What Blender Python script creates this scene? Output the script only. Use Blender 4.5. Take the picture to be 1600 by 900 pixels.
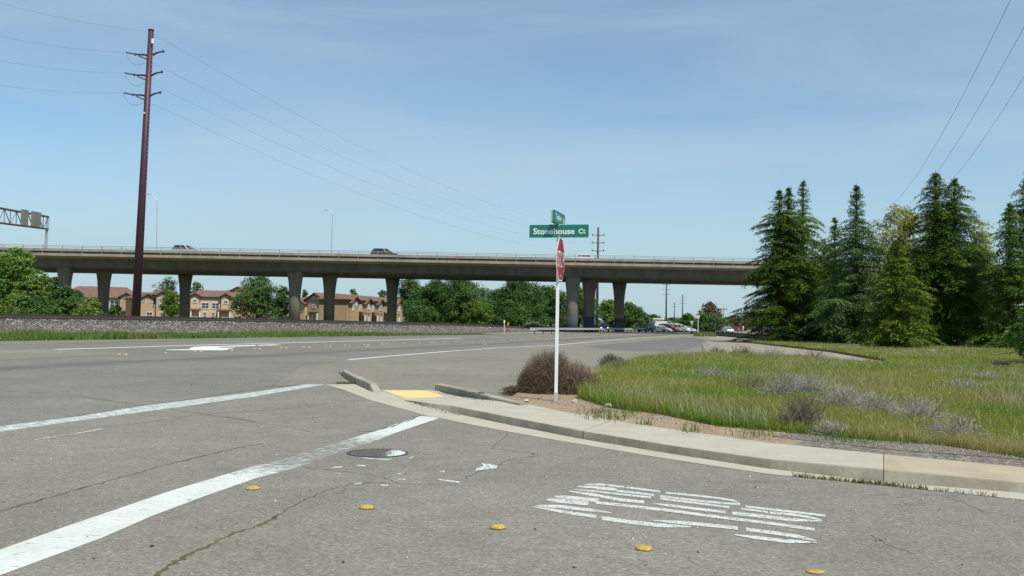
import bpy, math, random
import numpy as np
from mathutils import Vector, Matrix

for _o in list(bpy.data.objects):
    bpy.data.objects.remove(_o)
SC = bpy.context.scene
COL = SC.collection
R = math.radians

# ------------------------------------------------------------------ camera
F = 1500.0                      # focal length in pixels of the 1600 px wide photograph
EYE = 1.5
ROLL = 0.0185
PITCH = math.atan(54.0 / F)
cd = bpy.data.cameras.new('camera')
cam = bpy.data.objects.new('camera', cd)
COL.objects.link(cam)
cd.sensor_width = 36.0
cd.lens = F / 1600.0 * 36.0
cd.clip_end = 30000
fwd = Vector((0, math.cos(PITCH), math.sin(PITCH)))
r0 = Vector((1, 0, 0)); u0 = r0.cross(fwd)
rt = r0 * math.cos(ROLL) + u0 * math.sin(ROLL)
up = u0 * math.cos(ROLL) - r0 * math.sin(ROLL)
M = Matrix((rt, up, -fwd)).transposed().to_4x4()
M.translation = Vector((0, 0, EYE))
cam.matrix_world = M
SC.camera = cam

# ------------------------------------------------------------------ light
SUN_EL, SUN_AZ = 57.0, 143.0     # azimuth clockwise from +Y
world = bpy.data.worlds.new('World'); SC.world = world
world.use_nodes = True
wn = world.node_tree.nodes; wl = world.node_tree.links
wn.clear()
wo = wn.new('ShaderNodeOutputWorld'); bg = wn.new('ShaderNodeBackground')
sky = wn.new('ShaderNodeTexSky'); sky.sky_type = 'NISHITA'; sky.sun_disc = False
sky.sun_elevation = R(SUN_EL); sky.sun_rotation = R(SUN_AZ)
sky.air_density = 1.0; sky.dust_density = 0.35; sky.ozone_density = 1.6; sky.altitude = 0
bg.inputs[1].default_value = 0.100
# thin cirrus mixed into the sky
tc = wn.new('ShaderNodeTexCoord')
mp = wn.new('ShaderNodeMapping'); mp.inputs['Scale'].default_value = (0.8, 1.2, 5.0)
mp.inputs['Rotation'].default_value = (0.1, 0.28, 0.3)
cn = wn.new('ShaderNodeTexNoise'); cn.inputs['Scale'].default_value = 1.9; cn.inputs['Detail'].default_value = 7
cn.inputs['Roughness'].default_value = 0.5; cn.inputs['Distortion'].default_value = 0.5
cr = wn.new('ShaderNodeMapRange'); cr.inputs['From Min'].default_value = 0.40; cr.inputs['From Max'].default_value = 0.72
cr.inputs['To Min'].default_value = 0.04; cr.inputs['To Max'].default_value = 0.72
mx = wn.new('ShaderNodeMix'); mx.data_type = 'RGBA'
mx.inputs['B'].default_value = (3.8, 5.0, 5.8, 1)
tint = wn.new('ShaderNodeMix'); tint.data_type = 'RGBA'; tint.blend_type = 'MULTIPLY'
tint.inputs['Factor'].default_value = 1.0
tint.inputs['B'].default_value = (0.85, 1.0, 1.03, 1)
wl.new(tc.outputs['Generated'], mp.inputs['Vector']); wl.new(mp.outputs[0], cn.inputs['Vector'])
wl.new(cn.outputs['Fac'], cr.inputs['Value']); wl.new(cr.outputs[0], mx.inputs['Factor'])
wl.new(sky.outputs[0], tint.inputs['A']); wl.new(tint.outputs['Result'], mx.inputs['A'])
sz = wn.new('ShaderNodeSeparateXYZ'); wl.new(tc.outputs['Generated'], sz.inputs[0])
hm = wn.new('ShaderNodeMapRange'); hm.interpolation_type = 'SMOOTHSTEP'
hm.inputs['From Min'].default_value = -0.02; hm.inputs['From Max'].default_value = 0.22
hm.inputs['To Min'].default_value = 0.85; hm.inputs['To Max'].default_value = 0.0
wl.new(sz.outputs[2], hm.inputs['Value'])
hx_ = wn.new('ShaderNodeMix'); hx_.data_type = 'RGBA'; hx_.inputs['B'].default_value = (3.35, 4.55, 5.35, 1)
wl.new(hm.outputs[0], hx_.inputs['Factor']); wl.new(mx.outputs['Result'], hx_.inputs['A'])
wl.new(hx_.outputs['Result'], bg.inputs[0]); wl.new(bg.outputs[0], wo.inputs[0])

sd = bpy.data.lights.new('sun', 'SUN'); sd.energy = 3.6; sd.angle = R(0.55); sd.color = (1.0, 0.955, 0.88)
sun = bpy.data.objects.new('sun', sd); COL.objects.link(sun)
a = R(SUN_AZ); e = R(SUN_EL)
sdir = Vector((math.sin(a) * math.cos(e), math.cos(a) * math.cos(e), math.sin(e)))
sun.rotation_euler = sdir.to_track_quat('Z', 'Y').to_euler()
sun.location = (20, -20, 40)

SC.view_settings.view_transform = 'Standard'
SC.view_settings.look = 'None'
SC.view_settings.gamma = 1.0
SC.view_settings.use_curve_mapping = False
SC.view_settings.exposure = 0.35
SC.render.engine = 'CYCLES'
SC.cycles.max_bounces = 6
SC.cycles.transparent_max_bounces = 12
SC.cycles.use_denoising = True

# ------------------------------------------------------------------ measuring helpers
def ray(px, py):
    d = rt * ((px - 800.0) / F) + up * ((450.0 - py) / F) + fwd
    return d
def G(px, py, z=0.0):
    d = ray(px, py); t = (z - EYE) / d.z
    return Vector((d.x * t, d.y * t, z))
def P(px, py, Y):
    d = ray(px, py); t = Y / d.y
    return Vector((d.x * t, Y, EYE + d.z * t))
def interp(x, pts):
    if x <= pts[0][0]: (x0, y0), (x1, y1) = pts[0], pts[1]
    elif x >= pts[-1][0]: (x0, y0), (x1, y1) = pts[-2], pts[-1]
    else:
        for i in range(len(pts) - 1):
            if pts[i][0] <= x <= pts[i + 1][0]:
                (x0, y0), (x1, y1) = pts[i], pts[i + 1]; break
    return y0 + (y1 - y0) * (x - x0) / (x1 - x0)

# ------------------------------------------------------------------ object helpers
ORG = {}
def setp(o, label=None, cat=None, group=None, kind=None):
    if label: o['label'] = label
    if cat: o['category'] = cat
    if group: o['group'] = group
    if kind: o['kind'] = kind
    return o
def empty(name, loc, label=None, cat=None, group=None):
    o = bpy.data.objects.new(name, None); COL.objects.link(o)
    o.empty_display_size = 0.2
    o.location = loc; ORG[o.name] = Vector(loc)
    return setp(o, label, cat, group)
def copy_tree(o, parent=None):
    c = o.copy(); COL.objects.link(c)
    if parent: c.parent = parent
    for ch in list(o.children): copy_tree(ch, c)
    return c
def link_mesh(name, me, mat, parent=None, loc=None):
    o = bpy.data.objects.new(name, me); COL.objects.link(o)
    if mat is not None and len(me.materials) == 0: me.materials.append(mat)
    if parent: o.parent = parent
    if loc is not None: o.location = loc
    return o

class MB:
    def __init__(s): s.v = []; s.f = []
    def add(s, vs, fs):
        b = len(s.v); s.v += [tuple(v) for v in vs]; s.f += [tuple(i + b for i in f) for f in fs]
    def box(s, c, sz, rz=0.0, taper=1.0):
        hx, hy, hz = sz[0] / 2, sz[1] / 2, sz[2] / 2; ca, sa = math.cos(rz), math.sin(rz)
        vs = []
        for k in (-1, 1):
            t = taper if k > 0 else 1
            for (i, j) in ((-1, -1), (1, -1), (1, 1), (-1, 1)):
                x, y = i * hx * t, j * hy * t
                vs.append((c[0] + x * ca - y * sa, c[1] + x * sa + y * ca, c[2] + k * hz))
        s.add(vs, [(3, 2, 1, 0), (4, 5, 6, 7), (0, 1, 5, 4), (1, 2, 6, 5), (2, 3, 7, 6), (3, 0, 4, 7)])
    def tube(s, pts, rad, n=8, caps=True):
        pts = [Vector(p) for p in pts]
        if not hasattr(rad, '__len__'): rad = [rad] * len(pts)
        b = len(s.v); prev = None
        for i, p in enumerate(pts):
            if i == 0: d = pts[1] - p
            elif i == len(pts) - 1: d = p - pts[i - 1]
            else: d = pts[i + 1] - pts[i - 1]
            d.normalize()
            if prev is None:
                x = d.cross(Vector((0, 0, 1)));
                if x.length < 1e-3: x = Vector((1, 0, 0))
                x.normalize()
            else:
                x = (prev - d * prev.dot(d)).normalized()
            prev = x; y = d.cross(x)
            for k in range(n):
                t = 2 * math.pi * k / n
                s.v.append(tuple(p + (x * math.cos(t) + y * math.sin(t)) * rad[i]))
        for i in range(len(pts) - 1):
            for k in range(n):
                a0 = b + i * n + k; a1 = b + i * n + (k + 1) % n
                s.f.append((a0, a1, a1 + n, a0 + n))
        if caps:
            s.f.append(tuple(b + k for k in reversed(range(n))))
            s.f.append(tuple(b + (len(pts) - 1) * n + k for k in range(n)))
    def lathe(s, c, prof, n=20, sx=1.0, sy=1.0):
        b = len(s.v)
        for (r, z) in prof:
            for k in range(n):
                t = 2 * math.pi * k / n
                s.v.append((c[0] + r * sx * math.cos(t), c[1] + r * sy * math.sin(t), c[2] + z))
        for i in range(len(prof) - 1):
            for k in range(n):
                a0 = b + i * n + k; a1 = b + i * n + (k + 1) % n
                s.f.append((a0, a1, a1 + n, a0 + n))
        s.f.append(tuple(b + k for k in reversed(range(n))))
        s.f.append(tuple(b + (len(prof) - 1) * n + k for k in range(n)))
    def rings(s, rings, closed=True, caps=True):
        n = len(rings[0]); b = len(s.v)
        for r in rings: s.v += [tuple(p) for p in r]
        for i in range(len(rings) - 1):
            for k in range(n if closed else n - 1):
                a0 = b + i * n + k; a1 = b + i * n + (k + 1) % n
                s.f.append((a0, a1, a1 + n, a0 + n))
        if caps and closed:
            s.f.append(tuple(b + k for k in reversed(range(n))))
            s.f.append(tuple(b + (len(rings) - 1) * n + k for k in range(n)))
    def poly(s, pts):
        s.add(pts, [tuple(range(len(pts)))])
    def prism(s, pts, dz):
        n = len(pts); t = [Vector(p) + Vector((0, 0, dz)) if not hasattr(dz, 'x') else Vector(p) + dz for p in pts]
        s.add(list(pts) + t, [tuple(range(n)), tuple(reversed(range(n, 2 * n)))] +
              [(i, i + n, (i + 1) % n + n, (i + 1) % n) for i in range(n)])
    def build(s, name, mat, parent=None, smooth=False, origin=None, world=True, fix=True):
        off = Vector((0, 0, 0))
        if parent is not None and world: off = ORG.get(parent.name, Vector((0, 0, 0)))
        elif origin is not None: off = Vector(origin)
        me = bpy.data.meshes.new(name)
        me.from_pydata([(v[0] - off.x, v[1] - off.y, v[2] - off.z) for v in s.v], [], s.f)
        if fix:
            import bmesh
            bm = bmesh.new(); bm.from_mesh(me)
            bmesh.ops.recalc_face_normals(bm, faces=bm.faces); bm.to_mesh(me); bm.free()
        me.update()
        if smooth:
            me.polygons.foreach_set('use_smooth', [True] * len(me.polygons))
        o = link_mesh(name, me, mat, parent, None if (parent is not None) else off)
        ORG[o.name] = off
        return o

def np_mesh(name, V, Fc, nper, mat, parent=None, origin=None, smooth=False):
    """V Nx3 array, Fc faces*nper index array"""
    off = np.zeros(3)
    if parent is not None: off = np.array(ORG.get(parent.name, Vector((0, 0, 0))))
    elif origin is not None: off = np.array(origin, dtype=float)
    me = bpy.data.meshes.new(name)
    V = (V - off).astype(np.float32)
    me.vertices.add(len(V)); me.vertices.foreach_set('co', V.ravel())
    nf = len(Fc)
    me.loops.add(nf * nper); me.loops.foreach_set('vertex_index', Fc.astype(np.int32).ravel())
    me.polygons.add(nf)
    me.polygons.foreach_set('loop_start', np.arange(nf, dtype=np.int32) * nper)
    me.polygons.foreach_set('loop_total', np.full(nf, nper, dtype=np.int32))
    me.update(calc_edges=True)
    o = link_mesh(name, me, mat, parent, None if parent is not None else Vector(off))
    ORG[o.name] = Vector(off)
    return o

# ------------------------------------------------------------------ materials
MATS = {}
def newmat(name):
    m = bpy.data.materials.new(name); m.use_nodes = True
    nt = m.node_tree; nt.nodes.clear()
    o = nt.nodes.new('ShaderNodeOutputMaterial'); b = nt.nodes.new('ShaderNodeBsdfPrincipled')
    nt.links.new(b.outputs[0], o.inputs[0])
    return m, nt, b, o
def noise(nt, vec, scale, detail=4, rough=0.55, dist=0.0):
    n = nt.nodes.new('ShaderNodeTexNoise'); n.inputs['Scale'].default_value = scale
    n.inputs['Detail'].default_value = detail; n.inputs['Roughness'].default_value = rough
    n.inputs['Distortion'].default_value = dist
    nt.links.new(vec, n.inputs['Vector']); return n.outputs['Fac']
def ramp(nt, fac, stops):
    r = nt.nodes.new('ShaderNodeValToRGB'); els = r.color_ramp.elements
    while len(els) < len(stops): els.new(0.5)
    for i, (p, c) in enumerate(stops):
        els[i].position = p
        els[i].color = (c[0], c[1], c[2], 1) if hasattr(c, '__len__') else (c, c, c, 1)
    nt.links.new(fac, r.inputs[0]); return r.outputs[0]
def mix(nt, fac, A, B, mode='MIX'):
    m = nt.nodes.new('ShaderNodeMix'); m.data_type = 'RGBA'; m.blend_type = mode
    for key, val in (('Factor', fac), ('A', A), ('B', B)):
        if hasattr(val, 'links') or hasattr(val, 'is_linked'): nt.links.new(val, m.inputs[key])
        elif key == 'Factor': m.inputs[key].default_value = val
        else: m.inputs[key].default_value = (val[0], val[1], val[2], 1)
    return m.outputs['Result']
def coord(nt, which='Object'):
    t = nt.nodes.new('ShaderNodeTexCoord'); return t.outputs[which]
def wpos(nt):
    g = nt.nodes.new('ShaderNodeNewGeometry'); return g.outputs['Position']
def bump(nt, b, h, strength=0.3, dist=0.02):
    n = nt.nodes.new('ShaderNodeBump'); n.inputs['Strength'].default_value = strength
    n.inputs['Distance'].default_value = dist
    nt.links.new(h, n.inputs['Height']); nt.links.new(n.outputs[0], b.inputs['Normal'])

def pbr(name, col, rough=0.7, var=0.15, scale=4.0, metal=0.0, spec=0.5, bmp=0.0, fine=0.0):
    if name in MATS: return MATS[name]
    m, nt, b, o = newmat(name)
    v = wpos(nt)
    lo = tuple(c * (1 - var) for c in col); hi = tuple(min(1, c * (1 + var)) for c in col)
    n1 = noise(nt, v, scale, 6, 0.6)
    c = ramp(nt, n1, [(0.3, lo), (0.7, hi)])
    if fine:
        n2 = noise(nt, v, scale * 12, 3, 0.7)
        g = ramp(nt, n2, [(0.3, 1 - fine), (0.7, 1.0)])
        c = mix(nt, 1.0, c, g, 'MULTIPLY')
    nt.links.new(c, b.inputs['Base Color'])
    b.inputs['Roughness'].default_value = rough; b.inputs['Metallic'].default_value = metal
    b.inputs['Specular IOR Level'].default_value = spec
    if bmp: bump(nt, b, noise(nt, v, scale * 6, 4), bmp, 0.02)
    MATS[name] = m; return m

def asphalt(name, base, warm=1.0, speck=1.0, bands=None, mottle=0.12):
    m, nt, b, o = newmat(name)
    v = wpos(nt)
    big = noise(nt, v, 0.22, 5, 0.6)
    c = ramp(nt, big, [(0.3, tuple(x * (1 - mottle) for x in base)), (0.7, tuple(x * (1 + mottle) for x in base))])
    med = ramp(nt, noise(nt, v, 2.6, 5, 0.65), [(0.3, 0.88), (0.7, 1.08)])
    c = mix(nt, 1.0, c, med, 'MULTIPLY')
    st = ramp(nt, noise(nt, v, 0.5, 6, 0.7, 0.6), [(0.50, 0.0), (0.68, 0.5)])
    c = mix(nt, st, c, (base[0] * 0.80, base[1] * 0.74, base[2] * 0.66))
    oil = ramp(nt, noise(nt, v, 1.3, 5, 0.75, 0.3), [(0.62, 0.0), (0.76, 0.45)])
    c = mix(nt, oil, c, (base[0] * 0.55, base[1] * 0.55, base[2] * 0.56))
    vo = nt.nodes.new('ShaderNodeTexVoronoi'); vo.inputs['Scale'].default_value = 55
    nt.links.new(v, vo.inputs['Vector'])
    sp = nt.nodes.new('ShaderNodeSeparateColor'); nt.links.new(vo.outputs['Color'], sp.inputs[0])
    g = ramp(nt, sp.outputs[0], [(0.0, 1 - 0.42 * speck), (0.35, 0.92), (0.8, 1.0 + 0.12 * speck), (0.93, 1 + 0.2 * speck), (1.0, 1.0 + 0.75 * speck)])
    c = mix(nt, 1.0, c, g, 'MULTIPLY')
    f2 = ramp(nt, noise(nt, v, 22, 4, 0.7), [(0.25, 0.8), (0.75, 1.15)])
    c = mix(nt, 1.0, c, f2, 'MULTIPLY')
    if bands:
        n, cents = bands
        dp = nt.nodes.new('ShaderNodeVectorMath'); dp.operation = 'DOT_PRODUCT'
        nt.links.new(v, dp.inputs[0]); dp.inputs[1].default_value = (n[0], n[1], 0)
        wob = nt.nodes.new('ShaderNodeMath'); wob.operation = 'MULTIPLY_ADD'
        nt.links.new(noise(nt, v, 0.12, 2), wob.inputs[0]); wob.inputs[1].default_value = 1.2
        nt.links.new(dp.outputs['Value'], wob.inputs[2])
        for (s0, wdt, dk) in cents:
            su = nt.nodes.new('ShaderNodeMath'); su.operation = 'SUBTRACT'
            nt.links.new(wob.outputs[0], su.inputs[0]); su.inputs[1].default_value = s0
            ab = nt.nodes.new('ShaderNodeMath'); ab.operation = 'ABSOLUTE'; nt.links.new(su.outputs[0], ab.inputs[0])
            mr = nt.nodes.new('ShaderNodeMapRange'); mr.interpolation_type = 'SMOOTHSTEP'
            mr.inputs['From Min'].default_value = 0; mr.inputs['From Max'].default_value = wdt
            mr.inputs['To Min'].default_value = dk; mr.inputs['To Max'].default_value = 1
            nt.links.new(ab.outputs[0], mr.inputs['Value'])
            c = mix(nt, 1.0, c, mr.outputs[0], 'MULTIPLY')
    wv = nt.nodes.new('ShaderNodeTexNoise'); wv.inputs['Scale'].default_value = 1.4; wv.inputs['Detail'].default_value = 6; wv.inputs['Roughness'].default_value = 0.65
    nt.links.new(v, wv.inputs['Vector'])
    sc_ = nt.nodes.new('ShaderNodeVectorMath'); sc_.operation = 'SCALE'; sc_.inputs['Scale'].default_value = 1.5; nt.links.new(wv.outputs['Color'], sc_.inputs[0])
    av = nt.nodes.new('ShaderNodeVectorMath'); av.operation = 'ADD'; nt.links.new(v, av.inputs[0]); nt.links.new(sc_.outputs[0], av.inputs[1])
    ve = nt.nodes.new('ShaderNodeTexVoronoi'); ve.feature = 'DISTANCE_TO_EDGE'; ve.inputs['Scale'].default_value = 0.42
    nt.links.new(av.outputs[0], ve.inputs['Vector'])
    ln = ramp(nt, ve.outputs['Distance'], [(0.0, 0.75), (0.006, 0.0)])
    mk = ramp(nt, noise(nt, v, 0.45, 3), [(0.48, 0.0), (0.56, 1.0)])
    fk = mix(nt, 1.0, ln, mk, 'MULTIPLY')
    c = mix(nt, fk, c, (base[0] * .3, base[1] * .3, base[2] * .28))
    nt.links.new(c, b.inputs['Base Color'])
    b.inputs['Roughness'].default_value = 0.88; b.inputs['Specular IOR Level'].default_value = 0.35
    bump(nt, b, vo.outputs['Distance'], 0.35, 0.006)
    MATS[name] = m; return m

def paint(name, col, wear=0.45, scale=18.0, stretch=None, soft=0.06, focus=None):
    """road paint, worn away where the noise is high (wear 0 none .. 1 all)"""
    m, nt, b, o = newmat(name)
    v = wpos(nt)
    if stretch:
        mpn = nt.nodes.new('ShaderNodeMapping'); mpn.inputs['Scale'].default_value = stretch[1]
        mpn.inputs['Rotation'].default_value = (0, 0, stretch[0]); nt.links.new(v, mpn.inputs['Vector']); v2 = mpn.outputs[0]
    else: v2 = v
    n1 = noise(nt, v2, scale, 6, 0.72)
    t = nt.nodes.new('ShaderNodeMapRange'); t.inputs['From Min'].default_value = 1 - wear - soft; t.inputs['From Max'].default_value = 1 - wear + soft
    nt.links.new(n1, t.inputs['Value'])
    if focus:
        vs = nt.nodes.new('ShaderNodeVectorMath'); vs.operation = 'DISTANCE'; nt.links.new(v, vs.inputs[0]); vs.inputs[1].default_value = focus[0]
        fm = nt.nodes.new('ShaderNodeMapRange'); fm.interpolation_type = 'SMOOTHSTEP'
        fm.inputs['From Min'].default_value = focus[1] * 0.25; fm.inputs['From Max'].default_value = focus[1]
        fm.inputs['To Min'].default_value = focus[2]; fm.inputs['To Max'].default_value = 0.0
        nt.links.new(vs.outputs['Value'], fm.inputs['Value'])
        ad = nt.nodes.new('ShaderNodeMath'); ad.operation = 'ADD'; nt.links.new(n1, ad.inputs[0]); nt.links.new(fm.outputs[0], ad.inputs[1])
        nt.links.new(ad.outputs[0], t.inputs['Value'])
    c = ramp(nt, noise(nt, v, 3, 4), [(0.3, tuple(x * 0.86 for x in col)), (0.7, col)])
    gr = ramp(nt, noise(nt, v, 45, 3, 0.7), [(0.3, 0.82), (0.6, 1.0)])
    c = mix(nt, 1.0, c, gr, 'MULTIPLY')
    nt.links.new(c, b.inputs['Base Color']); b.inputs['Roughness'].default_value = 0.7
    tr = nt.nodes.new('ShaderNodeBsdfTransparent'); ms = nt.nodes.new('ShaderNodeMixShader')
    nt.links.new(t.outputs[0], ms.inputs[0]); nt.links.new(b.outputs[0], ms.inputs[1]); nt.links.new(tr.outputs[0], ms.inputs[2])
    nt.links.new(ms.outputs[0], o.inputs[0])
    MATS[name] = m; return m

def leafmat(name, cols, rough=0.6, trans=0.25, noise_scale=0.35, shift=0.5):
    """cols: colours picked per leaf (random per island), plus a slow drift over the plant"""
    m, nt, b, o = newmat(name)
    g = nt.nodes.new('ShaderNodeNewGeometry')
    n1 = noise(nt, g.outputs['Position'], noise_scale, 3)
    mr = nt.nodes.new('ShaderNodeMapRange'); mr.inputs['From Min'].default_value = 0.32; mr.inputs['From Max'].default_value = 0.68
    mr.inputs['To Max'].default_value = shift; nt.links.new(n1, mr.inputs['Value'])
    ad = nt.nodes.new('ShaderNodeMath'); ad.operation = 'ADD'; nt.links.new(mr.outputs[0], ad.inputs[0])
    ad2 = nt.nodes.new('ShaderNodeMath'); ad2.operation = 'MULTIPLY'
    nt.links.new(g.outputs['Random Per Island'], ad2.inputs[0]); ad2.inputs[1].default_value = 1 - shift
    nt.links.new(ad2.outputs[0], ad.inputs[1])
    k = len(cols)
    c = ramp(nt, ad.outputs[0], [(0.08 + 0.84 * i / (k - 1), cc) for i, cc in enumerate(cols)])
    nt.links.new(c, b.inputs['Base Color']); b.inputs['Roughness'].default_value = rough
    b.inputs['Specular IOR Level'].default_value = 0.12
    if trans:
        tl = nt.nodes.new('ShaderNodeBsdfTranslucent'); nt.links.new(c, tl.inputs[0])
        ms = nt.nodes.new('ShaderNodeMixShader'); ms.inputs[0].default_value = trans
        nt.links.new(b.outputs[0], ms.inputs[1]); nt.links.new(tl.outputs[0], ms.inputs[2]); nt.links.new(ms.outputs[0], o.inputs[0])
    MATS[name] = m; return m

def gravel(name, cols, scale=9.0, fine=45.0, bmp=0.8):
    m, nt, b, o = newmat(name)
    v = wpos(nt)
    vo = nt.nodes.new('ShaderNodeTexVoronoi'); vo.inputs['Scale'].default_value = scale
    nt.links.new(v, vo.inputs['Vector'])
    sp = nt.nodes.new('ShaderNodeSeparateColor'); nt.links.new(vo.outputs['Color'], sp.inputs[0])
    k = len(cols)
    c = ramp(nt, sp.outputs[0], [(i / (k - 1), cc) for i, cc in enumerate(cols)])
    f = ramp(nt, noise(nt, v, fine, 3, 0.7), [(0.25, 0.7), (0.75, 1.2)])
    c = mix(nt, 1.0, c, f, 'MULTIPLY')
    f = ramp(nt, noise(nt, v, 0.4, 3, 0.6), [(0.3, 0.85), (0.7, 1.12)])
    c = mix(nt, 1.0, c, f, 'MULTIPLY')
    nt.links.new(c, b.inputs['Base Color']); b.inputs['Roughness'].default_value = 0.9
    b.inputs['Specular IOR Level'].default_value = 0.2
    bump(nt, b, vo.outputs['Distance'], bmp, 0.4 / scale)
    MATS[name] = m; return m

RN = (0.957, -0.29)             # normal of the main road's direction
def sdist(p): return p.x * RN[0] + p.y * RN[1]
s_lane = sdist(G(250, 566)); s_lane2 = sdist(G(300, 533.5)); s_near = sdist(G(200, 600))
m_road = asphalt('main_road_asphalt', (0.202, 0.189, 0.153), speck=0.5, mottle=0.16,
                 bands=(RN, [(s_lane, 1.5, 0.70), (s_lane2, 1.6, 0.82), (s_lane - 4.6, 1.5, 0.9)]))
m_side = asphalt('side_street_asphalt', (0.228, 0.212, 0.172), speck=0.6, mottle=0.14)
m_apron = asphalt('shoulder_asphalt', (0.232, 0.213, 0.163), speck=0.6)
m_patch = asphalt('patch_asphalt', (0.165, 0.155, 0.140), speck=0.7)
m_conc = pbr('concrete_pale', (0.455, 0.42, 0.325), 0.85, 0.10, 1.6, fine=0.14, bmp=0.15)
m_kerb = pbr('concrete_weathered', (0.37, 0.33, 0.24), 0.85, 0.2, 2.4, fine=0.2, bmp=0.2)
m_conc2 = pbr('concrete_tan', (0.43, 0.36, 0.24), 0.85, 0.12, 1.8, fine=0.14, bmp=0.15)
m_white = paint('paint_white', (0.76, 0.80, 0.72), 0.33, 6.0)
m_line = paint('paint_white_line', (0.68, 0.71, 0.62), 0.355, 5.0, stretch=(0.12, (1.3, 5.0, 1.0)), focus=(G(500, 708), 2.3, 0.20))
m_white_w = paint('paint_white_worn', (0.74, 0.78, 0.70), 0.515, 5.0, stretch=(0.55, (1.0, 3.2, 1.0)))
m_white_s = paint('paint_white_speckled', (0.72, 0.76, 0.68), 0.46, 24.0)
m_white_far = paint('paint_white_far', (0.76, 0.78, 0.72), 0.36, 4.0)
m_yellow = pbr('yellow_ceramic', (0.58, 0.39, 0.075), 0.75, 0.35, 40, fine=0.45)
m_tactile = pbr('tactile_yellow', (0.76, 0.55, 0.20), 0.7, 0.08, 10)
m_steel = pbr('galvanised_steel', (0.50, 0.51, 0.50), 0.5, 0.1, 6, metal=0.3)
m_postw = pbr('post_white_metal', (0.78, 0.80, 0.78), 0.5, 0.05, 6)
m_dark = pbr('dark_void', (0.02, 0.02, 0.02), 0.9, 0.1, 6)
m_rust = pbr('weathering_steel', (0.060, 0.018, 0.030), 0.55, 0.18, 2.0)
m_rail = pbr('rail_steel', (0.075, 0.055, 0.045), 0.6, 0.25, 5)
m_wood = pbr('dark_timber', (0.06, 0.045, 0.035), 0.9, 0.3, 5)
m_brconc = pbr('girder_shade_concrete', (0.118, 0.115, 0.096), 0.9, 0.16, 0.5, fine=0.1)  # darker than the parapet: shade under the deck is put into this colour
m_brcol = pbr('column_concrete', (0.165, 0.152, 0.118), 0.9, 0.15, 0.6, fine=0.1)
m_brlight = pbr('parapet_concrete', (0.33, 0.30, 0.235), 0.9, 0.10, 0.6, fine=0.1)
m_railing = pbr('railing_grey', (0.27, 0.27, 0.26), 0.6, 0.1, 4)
m_brdark = pbr('recess_shade_concrete', (0.06, 0.055, 0.048), 0.9, 0.2, 0.6)  # shade of the parapet recess painted as near-black concrete
m_blue = pbr('blue_base_paint', (0.036, 0.048, 0.078), 0.8, 0.2, 1.0)
m_rock = pbr('pale_rock', (0.50, 0.42, 0.33), 0.9, 0.2, 14, bmp=0.4)
m_bark = pbr('bark', (0.10, 0.075, 0.055), 0.95, 0.3, 6, bmp=0.5)
m_glass = pbr('dark_glass', (0.02, 0.025, 0.03), 0.08, 0.1, 3, spec=0.8)
m_rubber = pbr('rubber', (0.02, 0.02, 0.02), 0.8, 0.2, 5)
m_wire = pbr('wire_metal', (0.10, 0.10, 0.11), 0.5, 0.1, 5)
m_bark_far = pbr('bark_far', (0.12, 0.10, 0.08), 0.95, 0.2, 2)

def streaky(m):
    nt = m.node_tree; b = [n for n in nt.nodes if n.type == 'BSDF_PRINCIPLED'][0]
    src = b.inputs['Base Color'].links[0].from_socket
    mpn = nt.nodes.new('ShaderNodeMapping'); mpn.inputs['Scale'].default_value = (0.9, 0.9, 0.07); nt.links.new(wpos(nt), mpn.inputs['Vector'])
    c = mix(nt, 1.0, src, ramp(nt, noise(nt, mpn.outputs[0], 1.0, 6, 0.7), [(0.3, 0.70), (0.55, 1.0), (0.75, 1.16)]), 'MULTIPLY')
    nt.links.new(c, b.inputs['Base Color'])
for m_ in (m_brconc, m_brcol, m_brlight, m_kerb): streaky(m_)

# ================================================================== SETTING
def flat(name, pts, mat, z, kind='structure', sub=None):
    mb = MB(); mb.poly([(p[0], p[1], z) for p in pts])
    o = mb.build(name, mat, fix=False)
    me = o.data
    if me.polygons[0].normal.z < 0: me.flip_normals()
    if kind: o['kind'] = kind
    return o

# big ground sheet (dry grass and soil)
m, nt, b, o_ = newmat('ground_soil')
v = wpos(nt)
c = ramp(nt, noise(nt, v, 0.05, 6, 0.6), [(0.3, (0.10, 0.12, 0.04)), (0.5, (0.17, 0.15, 0.08)), (0.7, (0.25, 0.20, 0.12))])
c = mix(nt, 1.0, c, ramp(nt, noise(nt, v, 3, 5, 0.7), [(0.3, 0.7), (0.7, 1.2)]), 'MULTIPLY')
nt.links.new(c, b.inputs['Base Color']); b.inputs['Roughness'].default_value = 0.95
m_soil = m
flat('ground', [(-9000, -60), (9000, -60), (9000, 9000), (-9000, 9000)], m_soil, -0.05)

far_edge = [(-500, 541.5), (0, 533), (200, 530.3), (400, 527.6), (600, 525), (747, 523), (813, 521.3), (877, 520.2), (1000, 518.2), (1075, 517.0), (1110, 516.6)]
pts = [G(x, y) for x, y in far_edge] + [G(1185, 519.2), G(1190, 523.5), G(1125, 530.5), G(1130, 535), G(1200, 541), G(1400, 562)]
pts += [Vector((30, 28, 0)), Vector((34, -30, 0)), Vector((-70, -30, 0)), Vector((-70, 38, 0))]
flat('shoulder_pavement', pts, m_apron, 0.0)
# main carriageway: between the near edge line and the far edge
near_edge = [(1085, 522.6), (1067, 523.6), (1000, 528), (920, 534), (868, 540), (700, 549.3), (545, 562.6), (470, 572), (425, 605), (0, 668), (-300, 712)]
pts = [G(x, y) for x, y in far_edge[:-1]] + [G(x, y) for x, y in near_edge]
flat('road', pts, m_road, 0.004)

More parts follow.
